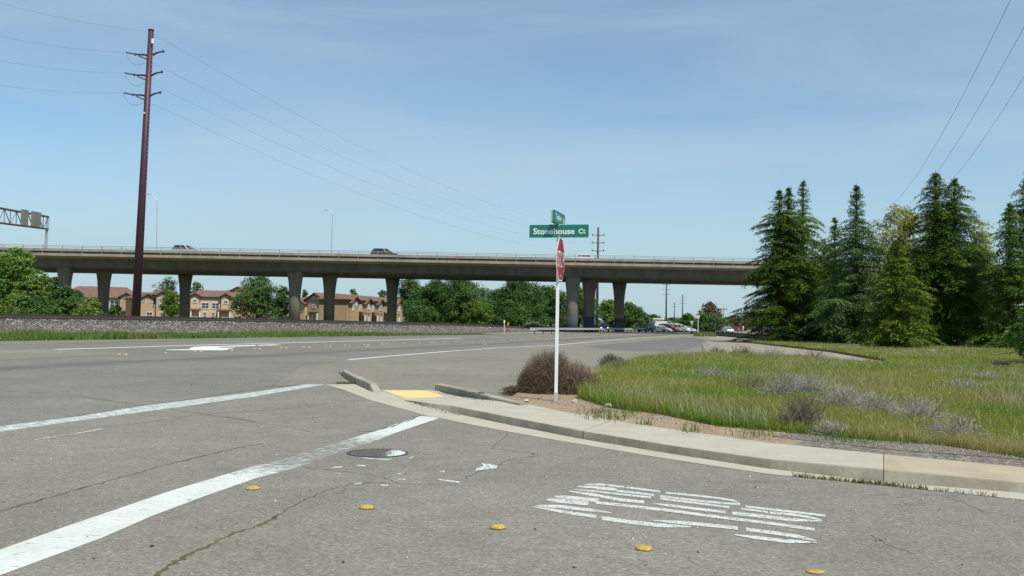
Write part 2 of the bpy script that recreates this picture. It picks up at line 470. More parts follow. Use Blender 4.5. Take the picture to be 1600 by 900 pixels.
E = [(508, 600.5), (540, 610), (575, 624), (620, 636.5), (670, 650), (735, 663), (800, 675.5), (912, 695), (1025, 720 - 6), (1060, 719.5), (1200, 740.5), (1375, 757.5), (1600, 781), (1800, 802)]
FB = [(632, 626), (660, 633.5), (707, 645), (800, 664.5), (910, 686), (1050, 709), (1200, 732), (1380, 752.5), (1600, 770), (1800, 786)]
TP = [(632, 625.8), (660, 628.5), (707, 634), (800, 652), (910, 673), (1050, 696), (1200, 717), (1380, 733), (1600, 754), (1800, 773)]
BK = [(679, 610.5), (712, 618.6), (755, 624.8), (800, 626.5), (875, 642), (975, 660), (1090, 676.5), (1200, 691.5), (1385, 710), (1600, 730), (1800, 748)]
side = [(-300, 700), (0, 674), (250, 640), (400, 619), (507, 601.5)] + E
pts = [G(x, y) for x, y in side] + [Vector((12, -8, 0)), Vector((12, -28, 0)), Vector((-40, -28, 0)), Vector((-40, 8, 0))]
flat('side_street', pts, m_side, 0.008)
flat('pavement_patch', [G(x, y) for x, y in [(428, 604), (470, 590), (531, 580), (558, 599), (507, 600.5)]], m_side, 0.008)
flat('pavement_patch', [G(x, y) for x, y in [(918, 541), (985, 535), (1070, 527), (1100, 530), (1095, 541), (1060, 549), (990, 548.5), (930, 544)]], m_patch, 0.004)
flat('pavement_patch', [G(x, y) for x, y in [(-60, 547.5), (0, 546), (100, 546.5), (215, 553.5), (120, 557), (0, 562), (-60, 565)]], m_apron, 0.008)

# gutter
gl = MB()
gpx = [508, 540, 557, 575, 590, 605, 620, 632]
gup = [(508, 600.3), (557, 600.4), (580, 609.8), (600, 611.2), (632, 622)]
low = [G(x, interp(x, E), 0.012) for x in gpx]; upp = [G(x + 0.5, interp(x, gup) - 0.1, 0.012) for x in gpx]
fine_x = [632 + (1800 - 632) * i / 60 for i in range(1, 61)]
low += [G(x, interp(x, E), 0.012) for x in fine_x]; upp += [G(x, interp(x, FB) + 0.3, 0.012) for x in fine_x]
for i in range(len(low) - 1):
    gl.add([low[i], low[i + 1], upp[i + 1], upp[i]], [(0, 1, 2, 3)])
g = gl.build('gutter', m_conc, fix=False); g['kind'] = 'structure'

# kerb and footway, one slab up to the joint, a browner one after it
def hz(x, h):   # kerb height rising out of the ramp
    return 0.014 + (interp(x, KH) - 0.014) * max(0, min(1, (x - 632) / 90.0)) ** 0.8
def khq(x):
    Yf = G(x, interp(x, FB)).y + 0.05; d_ = ray(x, interp(x, TP)); return EYE + d_.z * Yf / d_.y
KH = [(632, 0.10)] + [(x, sum(khq(x + q) for q in (-60, -30, 0, 30, 60)) / 5) for x in range(760, 1740, 60)] + [(1800, 0.10)]
def walk(name, x0, x1, n, mk, mw):
    xs = [x0 + (x1 - x0) * i / n for i in range(n + 1)]
    k = MB(); w = MB()
    for i in range(n):
        q = []
        for x in (xs[i], xs[i + 1]):
            h = hz(x, 0.13)
            fb = G(x, interp(x, FB), 0.0); tp = G(x, interp(x, TP), h)
            inn = tp + (tp - fb).normalized() * 0.0
            q.append((fb, fb.lerp(tp, 0.78) + Vector((0, 0, 0.012)), tp))
        for j in range(2):
            k.add([q[0][j], q[1][j], q[1][j + 1], q[0][j + 1]], [(0, 1, 2, 3)])
    # top: from kerb edge to back line, parametrised independently
    for i in range(n):
        q = []
        for x in (xs[i], xs[i + 1]):
            h = hz(x, 0.13)
            tp = G(x, interp(x, TP), h)
            xb = 703 + (x - 632) * (1800 - 703) / (1800 - 632) if x < 1380 else x + (1800 - x) * 0.0
            xb = x + 71 * max(0, (1380 - x) / 748.0) if x <= 1380 else x
            hb = 0.02 + (interp(xb, KH) + 0.005 - 0.02) * max(0, min(1, (xb - 703) / 95.0)) ** 0.9
            bk = G(xb, interp(xb, BK), hb)
            q.append((tp, tp.lerp(bk, 0.5), bk, Vector((bk.x, bk.y, bk.z - 0.12))))
        for j in range(3):
            w.add([q[0][j], q[1][j], q[1][j + 1], q[0][j + 1]], [(0, 1, 2, 3)])
    o1 = k.build('kerb', mk, fix=False, smooth=True); o2 = w.build('sidewalk', mw, fix=False)
    for o in (o1, o2): o['kind'] = 'structure'
walk('w', 632, 911, 30, m_kerb, m_conc)
walk('w', 911.8, 1380, 40, m_kerb, m_conc)
walk('w', 1381.2, 1800, 30, m_kerb, m_conc2)
# dark joint fill behind the gaps
jm = MB()
for x in (911.4, 1380.6):
    a1 = G(x - 1.5, interp(x, FB) + 1, -0.01); b1 = G(x - 1.5, interp(x, TP), hz(x, 0) - .004)
    a2 = G(x + 1.5, interp(x, FB) + 1, -0.01); b2 = G(x + 1.5, interp(x, TP), hz(x, 0) - .004)
    xb = x + 71 * max(0, (1380 - x) / 748.0)
    c1 = G(xb - 1.5, interp(xb, BK), interp(xb, KH) - .004); c2 = G(xb + 1.5, interp(xb, BK), interp(xb, KH) - .004)
    jm.add([a1, a2, b2, b1], [(0, 1, 2, 3)]); jm.add([b1, b2, c2, c1], [(0, 1, 2, 3)])
o = jm.build('joint_filler', m_wood, fix=False); o['kind'] = 'structure'
# ramp slab left of the footway with the tactile plate
flat('ramp', [G(x, y) for x, y in [(593, 610), (668, 610.3), (684, 611.5), (706, 620.5), (634, 627)]], m_conc, 0.014)
tp_ = MB()
TL, TR, BR, BL = [G(x, y, 0.014) for x, y in [(601, 611), (665, 611), (701, 620.8), (632, 621.8)]]
tp_.prism([TL, TR, BR, BL], 0.006)
for i in range(16):
    for j in range(8):
        u, w_ = (i + .5) / 16, (j + .5) / 8
        c_ = TL.lerp(TR, u).lerp(BL.lerp(BR, u), w_); c_.z = 0.020
        tp_.lathe(c_, [(0.016, 0), (0.012, 0.006), (0.001, 0.007)], 6)
setp(tp_.build('tactile_plate', m_tactile, origin=TL.lerp(BR, 0.5)), 'yellow tactile warning plate set in the kerb ramp', 'tactile plate')

# left kerb stub, curved
kb = MB()
fr_b = [(532, 580), (534, 585.5), (542.5, 593), (557, 599.3), (572, 605.7), (580.5, 610)]
fr_t = [(535, 578), (540.4, 582), (551, 588), (562, 593), (573, 597.3), (578.5, 600.3), (584.5, 613)]
bk_t = [(540, 576.8), (549, 582), (560, 586.8), (571, 591), (582, 596), (588, 599.6), (597, 612.5)]
hts = [0.15, 0.15, 0.15, 0.15, 0.15, 0.145, 0.012]
rings = []
for i in range(7):
    h = hts[i]; ft = G(*fr_t[i], h); bt = G(*bk_t[i], h)
    out = (ft - bt); out.z = 0; out.normalize()
    rings.append([Vector((ft.x, ft.y, -0.02)) + out * 0.03, ft + Vector((0, 0, -0.02)) + out * 0.012, ft, bt, Vector((bt.x, bt.y, -0.02))])
kb.rings(rings)
setp(kb.build('kerb_stub', m_kerb, origin=G(560, 600)), 'short curved concrete kerb end left of the yellow ramp plate', 'kerb')
# raised kerb behind the footway
kb = MB()
ft = [(679.5, 599.7), (695, 602.6), (712.5, 606.2), (735, 611.5), (755, 616.5), (775, 621.6), (796, 626.8), (812, 630)]
rings = []
for i, q in enumerate(ft):
    f_ = G(*q, 0.15); 
    nxt = G(*ft[min(i + 1, 7)], 0.15) - G(*ft[max(i - 1, 0)], 0.15); nrm = Vector((-nxt.y, nxt.x, 0)).normalized()
    if nrm.y < 0: nrm = -nrm
    bb = f_ + nrm * 0.16
    rings.append([Vector((f_.x, f_.y, -0.02)), f_ + Vector((0, 0, -0.015)), f_ + nrm * 0.015, bb, Vector((bb.x, bb.y, -0.02))])
kb.rings(rings)
setp(kb.build('back_kerb', m_kerb, origin=G(735, 620)), 'straight raised concrete kerb right of the yellow ramp plate, behind the footway', 'kerb')

# cracks in the asphalt
def strip(mb, pts, w, z, jit=0.0, seed=0, closed=False, sub=6):
    rnd = random.Random(seed); pp = []
    for i in range(len(pts) - 1):
        for k in range(sub):
            p = pts[i].lerp(pts[i + 1], k / sub)
            if jit: p = p + Vector((rnd.uniform(-jit, jit), rnd.uniform(-jit, jit), 0))
            pp.append(p)
    pp.append(pts[-1]); L = []; Rr = []
    for i, p in enumerate(pp):
        d = pp[min(i + 1, len(pp) - 1)] - pp[max(i - 1, 0)]; d.z = 0; d.normalize()
        n = Vector((-d.y, d.x, 0)); ww = w * (rnd.uniform(0.35, 1.3) if jit else 1)
        L.append(Vector((p.x, p.y, z)) + n * ww / 2); Rr.append(Vector((p.x, p.y, z)) - n * ww / 2)
    for i in range(len(pp) - 1):
        mb.add([L[i], L[i + 1], Rr[i + 1], Rr[i]], [(0, 1, 2, 3)])
cr_ = [([(-60, 812), (0, 800), (30, 792), (90, 775), (145, 760), (215, 740), (250, 730), (310, 715), (360, 703), (410, 694)], .02, 1),
       ([(240, 905), (256, 891), (288, 873), (320, 857), (360, 836), (400, 825), (420, 816), (446, 798)], .022, 1),
       ([(446, 798), (477, 782), (510, 768), (543, 759), (574, 756), (622, 757), (668, 758), (707, 759), (730, 747), (758, 736), (792, 721), (840, 713)], .012, 0),
       ([(450, 727), (520, 737), (560, 740), (600, 748), (622, 756)], .009, 0),
       ([(0, 611), (100, 616), (215, 633), (240, 637), (300, 645), (400, 660)], .016, 0),
       ([(160, 668), (220, 662), (290, 652), (350, 646), (430, 641), (520, 630), (575, 626)], .016, 0),
       ([(350, 651), (400, 661), (450, 668), (490, 677)], .012, 0),
       ([(768, 702), (780, 692), (793, 678)], .010, 0),
       ([(768, 702), (830, 709), (900, 716), (955, 720)], .006, 0),
       ([(1480, 780), (1500, 785), (1540, 802), (1600, 810)], .007, 0),
       ([(1360, 838), (1390, 855), (1430, 868)], .006, 0),
       ([(640, 577), (700, 578.5), (800, 579.5)], .02, 0),
       ([(420, 604), (450, 598), (480, 594)], .010, 0),
       ([(657, 650), (640, 658), (610, 668), (583, 675), (560, 676)], .030, 0)]
cm = MB(); cg = MB()
for i, (ps, w, moss) in enumerate(cr_):
    strip(cg if moss else cm, [G(x, y) for x, y in ps], w * (1.7 if moss else 1.25), 0.0090 if i != 13 else 0.0104, jit=0.02, seed=i)
m_crack = pbr('crack_dirt', (0.062, 0.058, 0.045), 0.95, 0.3, 4)
m_moss = pbr('moss', (0.125, 0.112, 0.040), 0.95, 0.55, 3.0, fine=0.5)
o = cm.build('pavement_crack', m_crack, fix=False); o['kind'] = 'structure'
o = cg.build('moss_seam', m_moss, fix=False); o['kind'] = 'structure'

# painted markings
def marking(name, polys, mat, label, cat='road marking', z=0.0095, group=None):
    mb = MB()
    for pl in polys: mb.poly([G(x, y, z) for x, y in pl])
    o = mb.build(name, mat, origin=G(*polys[0][0], z), fix=False)
    for p in o.data.polygons: pass
    return setp(o, label, cat, group)
def quads(up_, lo_):
    xs = sorted(set([p[0] for p in up_] + [p[0] for p in lo_]))
    return [[(x0, interp(x0, lo_)), (x1, interp(x1, lo_)), (x1, interp(x1, up_)), (x0, interp(x0, up_))] for x0, x1 in zip(xs[:-1], xs[1:])]
marking('crosswalk_line', quads([(-150, 694), (0, 666), (125, 650), (225, 634), (400, 612.3), (480, 600.3), (507, 600.6)], [(-150, 706), (0, 674.5), (137, 655), (250, 640), (400, 619), (507, 601)]),
        paint('paint_white_a', (0.72, 0.76, 0.68), 0.47, 7.0, stretch=(0.2, (1, 4, 1))), 'white crosswalk line farther from the camera, ending at the gutter below the kerb stub')
up2 = [(-200, 937), (0, 858.7), (107, 821), (267, 766.7), (400, 727), (420, 724), (482, 705), (585, 674), (657, 650), (687, 652)]
lo2 = [(-200, 1010), (0, 898.7), (157, 841), (240, 805), (320, 775), (400, 747), (477, 727), (530, 706), (580, 691), (617, 676.5), (686, 653.5), (687, 653)]
def part_between(x0, x1):
    u_ = [(x0, interp(x0, up2))] + [p for p in up2 if x0 < p[0] < x1] + [(x1, interp(x1, up2))]
    l_ = [(x0, interp(x0, lo2))] + [p for p in lo2 if x0 < p[0] < x1] + [(x1, interp(x1, lo2))]
    return quads(u_, l_)
def multi(name, parts, label, z=0.016):
    root = empty(name, G(*parts[0][0][0][0], z), label, 'road marking')
    for nm, polys, mat in parts:
        pass
    return root
root = empty('crosswalk_line', G(300, 780, 0.016), 'broad white crosswalk line nearest the camera, worn through beside the manhole cover', 'road marking')
def mpart(nm, polys, mat, parent, z=0.0095):
    mb = MB()
    for pl in polys: mb.poly([G(x, y, z) for x, y in pl])
    return mb.build(nm, mat, parent, fix=False)
mpart('paint_band', part_between(-200, 687), m_line, root)
# thin worn white line between them
mb = MB(); strip(mb, [G(x, y) for x, y in [(55, 688), (85, 683), (120, 678), (160, 671)]], 0.035, 0.0095, 0.01, 3)
setp(mb.build('thin_paint_line', m_white_s, origin=G(100, 680), fix=False), 'thin broken white paint line below the farther crosswalk line at the left', 'road marking')
# flakes left of old paint by the manhole
fl = [[(685, 748.5), (719, 752), (716, 754.5), (700, 752), (684, 749.8)], [(752, 723.5), (778, 727), (776, 731), (758, 734), (742, 735.5), (745, 731), (756, 728)],
      [(552, 756), (562, 753.5), (568, 754.5), (556, 757)], [(621, 748), (632, 747.5), (634, 749.5), (622, 750)], [(556, 726), (570, 726.5), (572, 729), (560, 728)],
      [(638, 716), (650, 711), (646, 713.5), (640, 716.8)], [(516, 730), (536, 728), (534, 730.5), (518, 731)], [(592, 757), (608, 757.5), (606, 759), (594, 758.5)],
      [(687, 736), (696, 736), (694, 738), (688, 738)], [(563, 714.5), (590, 716.6), (618, 717.4), (604, 718.6), (575, 716.8)], [(622, 739), (628, 739), (626, 741), (621, 741)]]
root = empty('paint_flakes', G(640, 735, 0.016), 'scattered flakes of old white paint on the asphalt around the manhole', 'road marking')
for q_ in fl: mpart('flake', [q_], m_white_s, root)
# STOP legend, seen from its side
SQ = 1600 / 520.0
def zq(p): return (800 + p[0] / SQ, 670 + p[1] / SQ)
strokes = [([(345, 268), (420, 267), (520, 277), (712, 301)], 8, 1), ([(312, 277), (400, 281), (500, 289)], 9, 1), ([(405, 287), (505, 293)], 8, 0), ([(503, 298), (600, 308), (683, 319)], 9, 0),
           ([(738, 307), (900, 322), (1000, 334), (1060, 344), (1095, 354)], 8, 2), ([(712, 323), (860, 342), (1000, 356), (1097, 362)], 9, 0), ([(712, 335), (880, 356), (1045, 377)], 9, 0),
           ([(1123, 373), (1300, 393), (1507, 417)], 9, 0), ([(1092, 383), (1160, 391), (1230, 401)], 8, 1), ([(1240, 403), (1320, 408), (1400, 419), (1490, 438)], 11, 2), ([(1058, 405), (1200, 420), (1330, 436), (1490, 443)], 14, 2),
           ([(298, 292), (400, 300), (500, 312), (668, 330)], 8, 1), ([(268, 299), (400, 318), (520, 341), (635, 352)], 13, 1),
           ([(675, 358), (850, 380), (1028, 400)], 11, 1),
           ([(200, 325), (300, 333), (417, 344)], 16, 1), ([(163, 340), (260, 349), (368, 359)], 17, 1),
           ([(402, 354), (560, 370), (800, 398), (1000, 425), (1250, 455), (1455, 484)], 12, 0),
           ([(120, 370), (220, 373), (330, 385), (478, 403)], 14, 3), ([(102, 374), (230, 396), (320, 410), (405, 422)], 13, 1),
           ([(432, 429), (560, 447), (700, 463), (862, 471)], 17, 2), ([(680, 440), (860, 455), (1000, 468), (1086, 478)], 15, 1),
           ([(1125, 483), (1280, 503), (1380, 518), (1462, 538)], 15, 2), ([(1070, 509), (1200, 526), (1320, 540), (1464, 546)], 15, 3)]
legend = empty('stop_legend', G(1060, 800, 0.016), 'tall white letters STOP stencilled on the near asphalt, read from the side', 'road marking')
m_leg = paint('paint_white_legend', (0.67, 0.69, 0.60), 0.425, 34.0, soft=0.06)
letters = {}
for si, (ps, w, tip) in enumerate(strokes):
    li = (3 if si < 7 else 2 if si < 13 else 1 if si < 19 else 0)
    mb = MB(); w *= 1.12
    pp = []
    for i in range(len(ps) - 1):
        for k in range(5):
            t = k / 5; pp.append((ps[i][0] + (ps[i + 1][0] - ps[i][0]) * t, ps[i][1] + (ps[i + 1][1] - ps[i][1]) * t))
    pp.append(ps[-1]); n = len(pp)
    U, L = [], []
    for i, p in enumerate(pp):
        t = i / (n - 1); ww = w * min(1, (0.25 + 3 * t) if tip & 1 else 1, (0.25 + 3 * (1 - t)) if tip & 2 else 1)
        U.append((p[0], p[1] - ww / 2)); L.append((p[0], p[1] + ww / 2))
    for i in range(n - 1):
        mb.poly([G(*zq(q), 0.0095 + 0.00012 * si) for q in (L[i], L[i + 1], U[i + 1], U[i])])
    if li not in letters: letters[li] = mb.build('letter', m_leg, legend, fix=False)
    else: mb.build('stroke', m_leg, letters[li], fix=False)


# far road markings
mb = MB(); strip(mb, [G(x, y) for x, y in [(545, 562.3), (600, 557.3), (700, 549), (780, 543.6), (868, 539.6), (920, 534.3), (1000, 528), (1067, 523.6), (1085, 522.4)]], 0.24, 0.0056)
setp(mb.build('edge_line', m_white_far, origin=G(800, 543), fix=False), 'long white edge line running from beyond the kerb stub toward the overpass', 'road marking')
mb = MB(); strip(mb, [G(x, y) for x, y in [(86, 546), (150, 544.3), (240, 541.4), (330, 538.9), (420, 536.6), (560, 532.8), (721, 528.3)]], 0.42, 0.0056)
setp(mb.build('lane_line', m_white_far, origin=G(300, 540), fix=False), 'long white lane line beyond the turn arrow, nearer the railway bank', 'road marking')
marking('turn_arrow', [[(258, 547), (262, 546.2), (296, 545.6), (298, 543.2), (305, 541.9), (320, 541), (342, 540.8), (399, 538.8), (400, 540.2), (345, 542.3), (340, 543.4), (367, 543.2), (349, 547.3)]],
        m_white_far, 'white painted turn arrow on the main road by the yellow dots', z=0.0056)
marking('lane_dash', [[(403, 538.9), (425, 538.2), (440, 538.3), (428, 539.4), (404, 540)]], m_white_far, 'short white dash right of the turn arrow', z=0.0056)
for (qa, qb, qw, lb) in ((G(570, 541.5), G(580, 540.8), .12, 'small white paint dash among the yellow dots'), (G(1063, 538.6), G(1070, 538.9), .3, 'small white paint dash on the dark patch before the dirt track'), (G(755, 537.4), G(760, 538), .12, 'small white paint dash between the yellow dots and the long edge line')):
    mb = MB(); strip(mb, [qa, qb], qw, 0.0062); setp(mb.build('paint_dash', m_white_far, origin=qa, fix=False), lb, 'road marking')

# ---------------------------------------------------------------- raised yellow dots
dm = MB(); dm.lathe((0, 0, 0), [(0.060, 0.0), (0.059, 0.006), (0.048, 0.016), (0.028, 0.022), (0.001, 0.024)], 20)
dots = [(395, 763.5, 'yellow dot marker nearest the broad crosswalk line'), (573, 793.5, 'yellow dot marker below the manhole cover, second from the crosswalk line'),
        (778, 824.5, 'yellow dot marker third from the crosswalk line'), (1006, 857.5, 'yellow dot marker below the STOP letters')]
d0 = None
for px, py, lb in dots:
    p = G(px, py, 0.012)
    if d0 is None:
        d0 = dm.build('road_dot', m_yellow, smooth=True); o = d0
    else:
        o = d0.copy(); COL.objects.link(o)
    o.location = p; o.rotation_euler.z = px
    setp(o, lb, 'road dot', 'yellow dots on the side street')
# broken fifth dot
bd = MB(); bd.lathe((0, 0, 0), [(0.055, 0.0), (0.053, 0.004), (0.02, 0.006), (0.001, 0.006)], 14)
o = bd.build('road_dot', pbr('yellow_faded', (0.42, 0.29, 0.08), 0.8, 0.4, 25), smooth=True); o.location = G(1273, 893, 0.012)
setp(o, 'worn flat yellow dot marker at the bottom right edge', 'road dot', 'yellow dots on the side street')
# double row of dots on the main road
p0 = G(235, 552.6); p1 = G(560, 539.3); p2 = G(877, 528.6); p3 = G(1040, 520.2)
path = [p0 - (p1 - p0) * 0.12, p0, p1, p2, p3]
seg = [(path[i + 1] - path[i]).length for i in range(4)]; tot = sum(seg)
def along(s):
    for i in range(4):
        if s <= seg[i] or i == 3:
            d = (path[i + 1] - path[i]).normalized(); return path[i] + d * s, d
        s -= seg[i]
rnd = random.Random(5)
s = 0.6; k = 0
m_yfar = pbr('yellow_ceramic_dusty', (0.62, 0.40, 0.10), 0.6, 0.25, 6)
df = MB(); df.lathe((0, 0, 0), [(0.085, 0.0), (0.083, 0.012), (0.06, 0.026), (0.03, 0.034), (0.001, 0.036)], 10)
f0 = None
while s < tot - 1:
    p, d = along(s); n = Vector((-d.y, d.x, 0))
    for sg in (-1, 1):
        if rnd.random() < 0.1: continue
        if f0 is None: f0 = df.build('road_dot', m_yfar, smooth=True); o = f0
        else: o = f0.copy(); COL.objects.link(o)
        q = p + n * sg * 0.15 + d * rnd.uniform(-0.05, 0.05); q.z = 0.006
        o.location = q
        setp(o, 'small yellow dot marker in the double row along the main road', 'road dot', 'double row of yellow dots on the main road')
    s += 2.44; k += 1

# ---------------------------------------------------------------- manhole
mc = G(590, 708, 0.009)
mh = empty('manhole_cover', mc, 'round dark iron manhole cover with white paint remnants beside the broad crosswalk line', 'manhole cover')
mb = MB(); mb.lathe(mc, [(0.345, 0.0), (0.345, 0.006), (0.315, 0.006), (0.315, 0.002)], 48)
mb.build('frame', pbr('iron_dark', (0.055, 0.045, 0.04), 0.5, 0.3, 8), mh)
m, nt, b, o_ = newmat('iron_cover'); v = wpos(nt)
ck = nt.nodes.new('ShaderNodeTexVoronoi'); ck.inputs['Scale'].default_value = 28; nt.links.new(v, ck.inputs['Vector'])
c = ramp(nt, ck.outputs['Distance'], [(0.1, (0.19, 0.15, 0.12)), (0.5, (0.08, 0.062, 0.055))])
sx_ = nt.nodes.new('ShaderNodeSeparateXYZ'); nt.links.new(v, sx_.inputs[0])
gx = nt.nodes.new('ShaderNodeMapRange'); gx.inputs['From Min'].default_value = mc.x - 0.05; gx.inputs['From Max'].default_value = mc.x + 0.22
gx.inputs['To Min'].default_value = 0.0; gx.inputs['To Max'].default_value = 0.5; nt.links.new(sx_.outputs[0], gx.inputs['Value'])
mu = nt.nodes.new('ShaderNodeMath'); mu.operation = 'ADD'; nt.links.new(noise(nt, v, 30, 5, 0.7), mu.inputs[0]); nt.links.new(gx.outputs[0], mu.inputs[1])
fa = ramp(nt, mu.outputs[0], [(0.82, 0.0), (0.9, 1.0)])
c = mix(nt, fa, c, (0.62, 0.64, 0.6)); nt.links.new(c, b.inputs['Base Color']); b.inputs['Roughness'].default_value = 0.55
bump(nt, b, ck.outputs['Distance'], 0.5, 0.006)
mb = MB(); mb.lathe(mc, [(0.312, -0.002), (0.312, 0.005), (0.001, 0.0055)], 48); mb.build('lid', m, mh)

# ================================================================== STREET SIGN
base = G(868.5, 627.5, 0.125); YS = base.y
top = P(873.3, 335, YS)
sign = empty('stop_sign', base, 'white post with a red STOP sign turned edge-on and green street signs above', 'street sign')
def postpt(z): t = (z - base.z) / (top.z - base.z); return base.lerp(top, t)
mb = MB()
hw = 0.028
for (z0, z1) in ((0.27, 3.20),):
    rings = []
    for z in (z0, z1):
        c = postpt(z); rings.append([c + Vector((sx * hw, sy * hw, 0)) for sx, sy in ((-1, -1), (1, -1), (1, 1), (-1, 1))])
    mb.rings(rings)
mb.build('post', m_postw, sign)
mb = MB(); rings = []
for z in (-0.05, 0.29):
    c = postpt(z); rings.append([c + Vector((sx * 0.034, sy * 0.034, 0)) for sx, sy in ((-1, -1), (1, -1), (1, 1), (-1, 1))])
mb.rings(rings); mb.build('base_sleeve', m_steel, sign)
mb = MB(); z = 0.5
while z < 2.1:
    c = postpt(z) + Vector((0, -hw - 0.001, 0))
    rings = [[c + Vector((0.0055 * math.cos(t), -0.0015 * k, 0.0055 * math.sin(t))) for t in [i * math.pi / 3 for i in range(6)]] for k in (0, 1)]
    mb.rings(rings)
    z += 0.0508
mb.build('punched_holes', pbr('hole_dark', (0.22, 0.22, 0.22), 0.9, 0.1, 5), sign)

def text_mesh(txt, size, bold=0.0):
    cu = bpy.data.curves.new('txt', 'FONT'); cu.body = txt; cu.size = size; cu.align_x = 'CENTER'; cu.align_y = 'CENTER'
    cu.offset = bold; cu.resolution_u = 4
    to = bpy.data.objects.new('txt', cu); COL.objects.link(to)
    bpy.context.view_layer.update()
    me = bpy.data.meshes.new_from_object(to)
    bpy.data.objects.remove(to); me.name = 'lettering'
    return me
def place_text(name, txt, size, c, right, normal, mat, parent, width=None, height=None, bold=0.0):
    me = text_mesh(txt, size, bold)
    xs = [v.co.x for v in me.vertices]; ys = [v.co.y for v in me.vertices]
    cx, cy = (max(xs) + min(xs)) / 2, (max(ys) + min(ys)) / 2
    sx = (width / (max(xs) - min(xs))) if width else 1; sy = (height / (max(ys) - min(ys))) if height else 1
    upv = normal.cross(right).normalized()
    for v in me.vertices:
        p = c + right * ((v.co.x - cx) * sx) + upv * ((v.co.y - cy) * sy)
        v.co = p - ORG[parent.name]
    me.update(); o = link_mesh(name, me, mat, parent); ORG[o.name] = ORG[parent.name]
    return o
def plate(mb, c, right, normal, w, h, th, corner=0.02, oct_=False):
    upv = normal.cross(right).normalized(); pts2 = []
    if oct_:
        s_ = w / 2; k = s_ * math.tan(math.pi / 8)
        pts2 = [(-k, -s_), (k, -s_), (s_, -k), (s_, k), (k, s_), (-k, s_), (-s_, k), (-s_, -k)]
    else:
        for cx, cy, a0 in ((w / 2 - corner, -h / 2 + corner, -90), (w / 2 - corner, h / 2 - corner, 0), (-w / 2 + corner, h / 2 - corner, 90), (-w / 2 + corner, -h / 2 + corner, 180)):
            for k in range(4):
                a_ = R(a0 + 30 * k); pts2.append((cx + corner * math.cos(a_), cy + corner * math.sin(a_)))
    r1 = [c + right * x + upv * y - normal * th / 2 for x, y in pts2]; r2 = [p + normal * th for p in r1]
    mb.rings([r1, r2])
m_green = pbr('sign_green', (0.008, 0.19, 0.14), 0.4, 0.05, 5)
m_wht = pbr('sign_white', (0.82, 0.84, 0.80), 0.5, 0.03, 5)
m_red = pbr('sign_red', (0.42, 0.014, 0.02), 0.45, 0.08, 5)
ang = R(15)
rS = Vector((math.cos(ang), -math.sin(ang), 0)); nS = Vector((-math.sin(ang), -math.cos(ang), 0))
cS = P(873.5, 361.0, YS - 0.055)
mb = MB(); plate(mb, cS, rS, nS, 1.07, 0.225, 0.028, 0.02); o = mb.build('street_name_sign', m_green, sign)
o['label'] = 'green Stonehouse Ct street name plate facing the camera'
mb = MB(); plate(mb, cS + nS * 0.0005, rS, nS, 1.085, 0.24, 0.022, 0.025); mb.build('plate_rim', m_wht, o)
place_text('lettering', 'Stonehouse', 0.15, cS + nS * 0.0165 - rS * 0.09 - Vector((0, 0, 0.004)), rS, nS, m_wht, o, width=0.745, height=0.107, bold=0.0035)
place_text('lettering', 'Ct', 0.12, cS + nS * 0.0165 + rS * 0.415 - Vector((0, 0, 0.006)), rS, nS, m_wht, o, width=0.125, height=0.085, bold=0.0035)
mb = MB()
for dz in (-0.09, 0.098):
    cc = cS + nS * 0.017 + Vector((0, 0, dz)); mb.rings([[cc + rS * 0.009 * math.cos(t) + Vector((0, 0, 0.009 * math.sin(t))) + nS * kk for t in [i * math.pi / 4 for i in range(8)]] for kk in (0, 0.006)])
mb.build('bolt', m_wht, o)
# crossing plate above it
rC = -nS; nC = rS.copy()
cC = P(873, 341.5, YS)
cC = Vector((postpt(3.3).x, YS, cC.z))
mb = MB(); plate(mb, cC + nC * 0.004, rC, nC, 0.90, 0.215, 0.030, 0.015); o2 = mb.build('street_name_sign', m_green, sign)
o2['label'] = 'green street name plate seen edge-on above the other'
mb = MB(); plate(mb, cC - nC * 0.026, rC, nC, 0.915, 0.228, 0.026, 0.015); mb.build('backing_panel', pbr('sign_back', (0.42, 0.40, 0.40), 0.6, 0.1, 5), o2)
place_text('lettering', 'Taylor', 0.15, cC + nC * 0.0205 - rC * 0.10 + Vector((0, 0, -0.005)), rC, nC, m_wht, o2, width=0.50, height=0.125, bold=0.0035)
place_text('lettering', 'Rd', 0.12, cC + nC * 0.0205 + rC * 0.33 + Vector((0, 0, -0.01)), rC, nC, m_wht, o2, width=0.13, height=0.085, bold=0.003)
mb = MB(); mb.tube([postpt(3.10), Vector((cC.x, cC.y, cC.z - 0.10))], 0.026, 8); mb.build('bracket', m_steel, sign)
# STOP octagon
sa_ = R(13.0)
nO = Vector((math.cos(sa_), -math.sin(sa_), 0)); rO = Vector((math.sin(sa_), math.cos(sa_), 0))
_c = P(874.6, 405.5, YS); cO = Vector((postpt(_c.z).x + 0.042, YS - 0.012, _c.z))
mb = MB(); plate(mb, cO, rO, nO, 0.765, 0.765, 0.006, oct_=True); o = mb.build('stop_plate', m_wht, sign)
mb = MB(); plate(mb, cO + nO * 0.0035, rO, nO, 0.715, 0.715, 0.003, oct_=True); mb.build('red_face', m_red, o)
place_text('lettering', 'STOP', 0.3, cO + nO * 0.0062, rO, nO, m_wht, o, width=0.64, height=0.29, bold=0.0)
mb = MB()
for dz in (-0.30, 0.30):
    cc = cO + nO * 0.0055 + Vector((0, 0, dz)); mb.rings([[cc + rO * 0.014 * math.cos(t) + Vector((0, 0, 0.014 * math.sin(t))) + nO * kk for t in [i * math.pi / 4 for i in range(8)]] for kk in (0, 0.008)])
mb.build('bolt', m_wht, o)

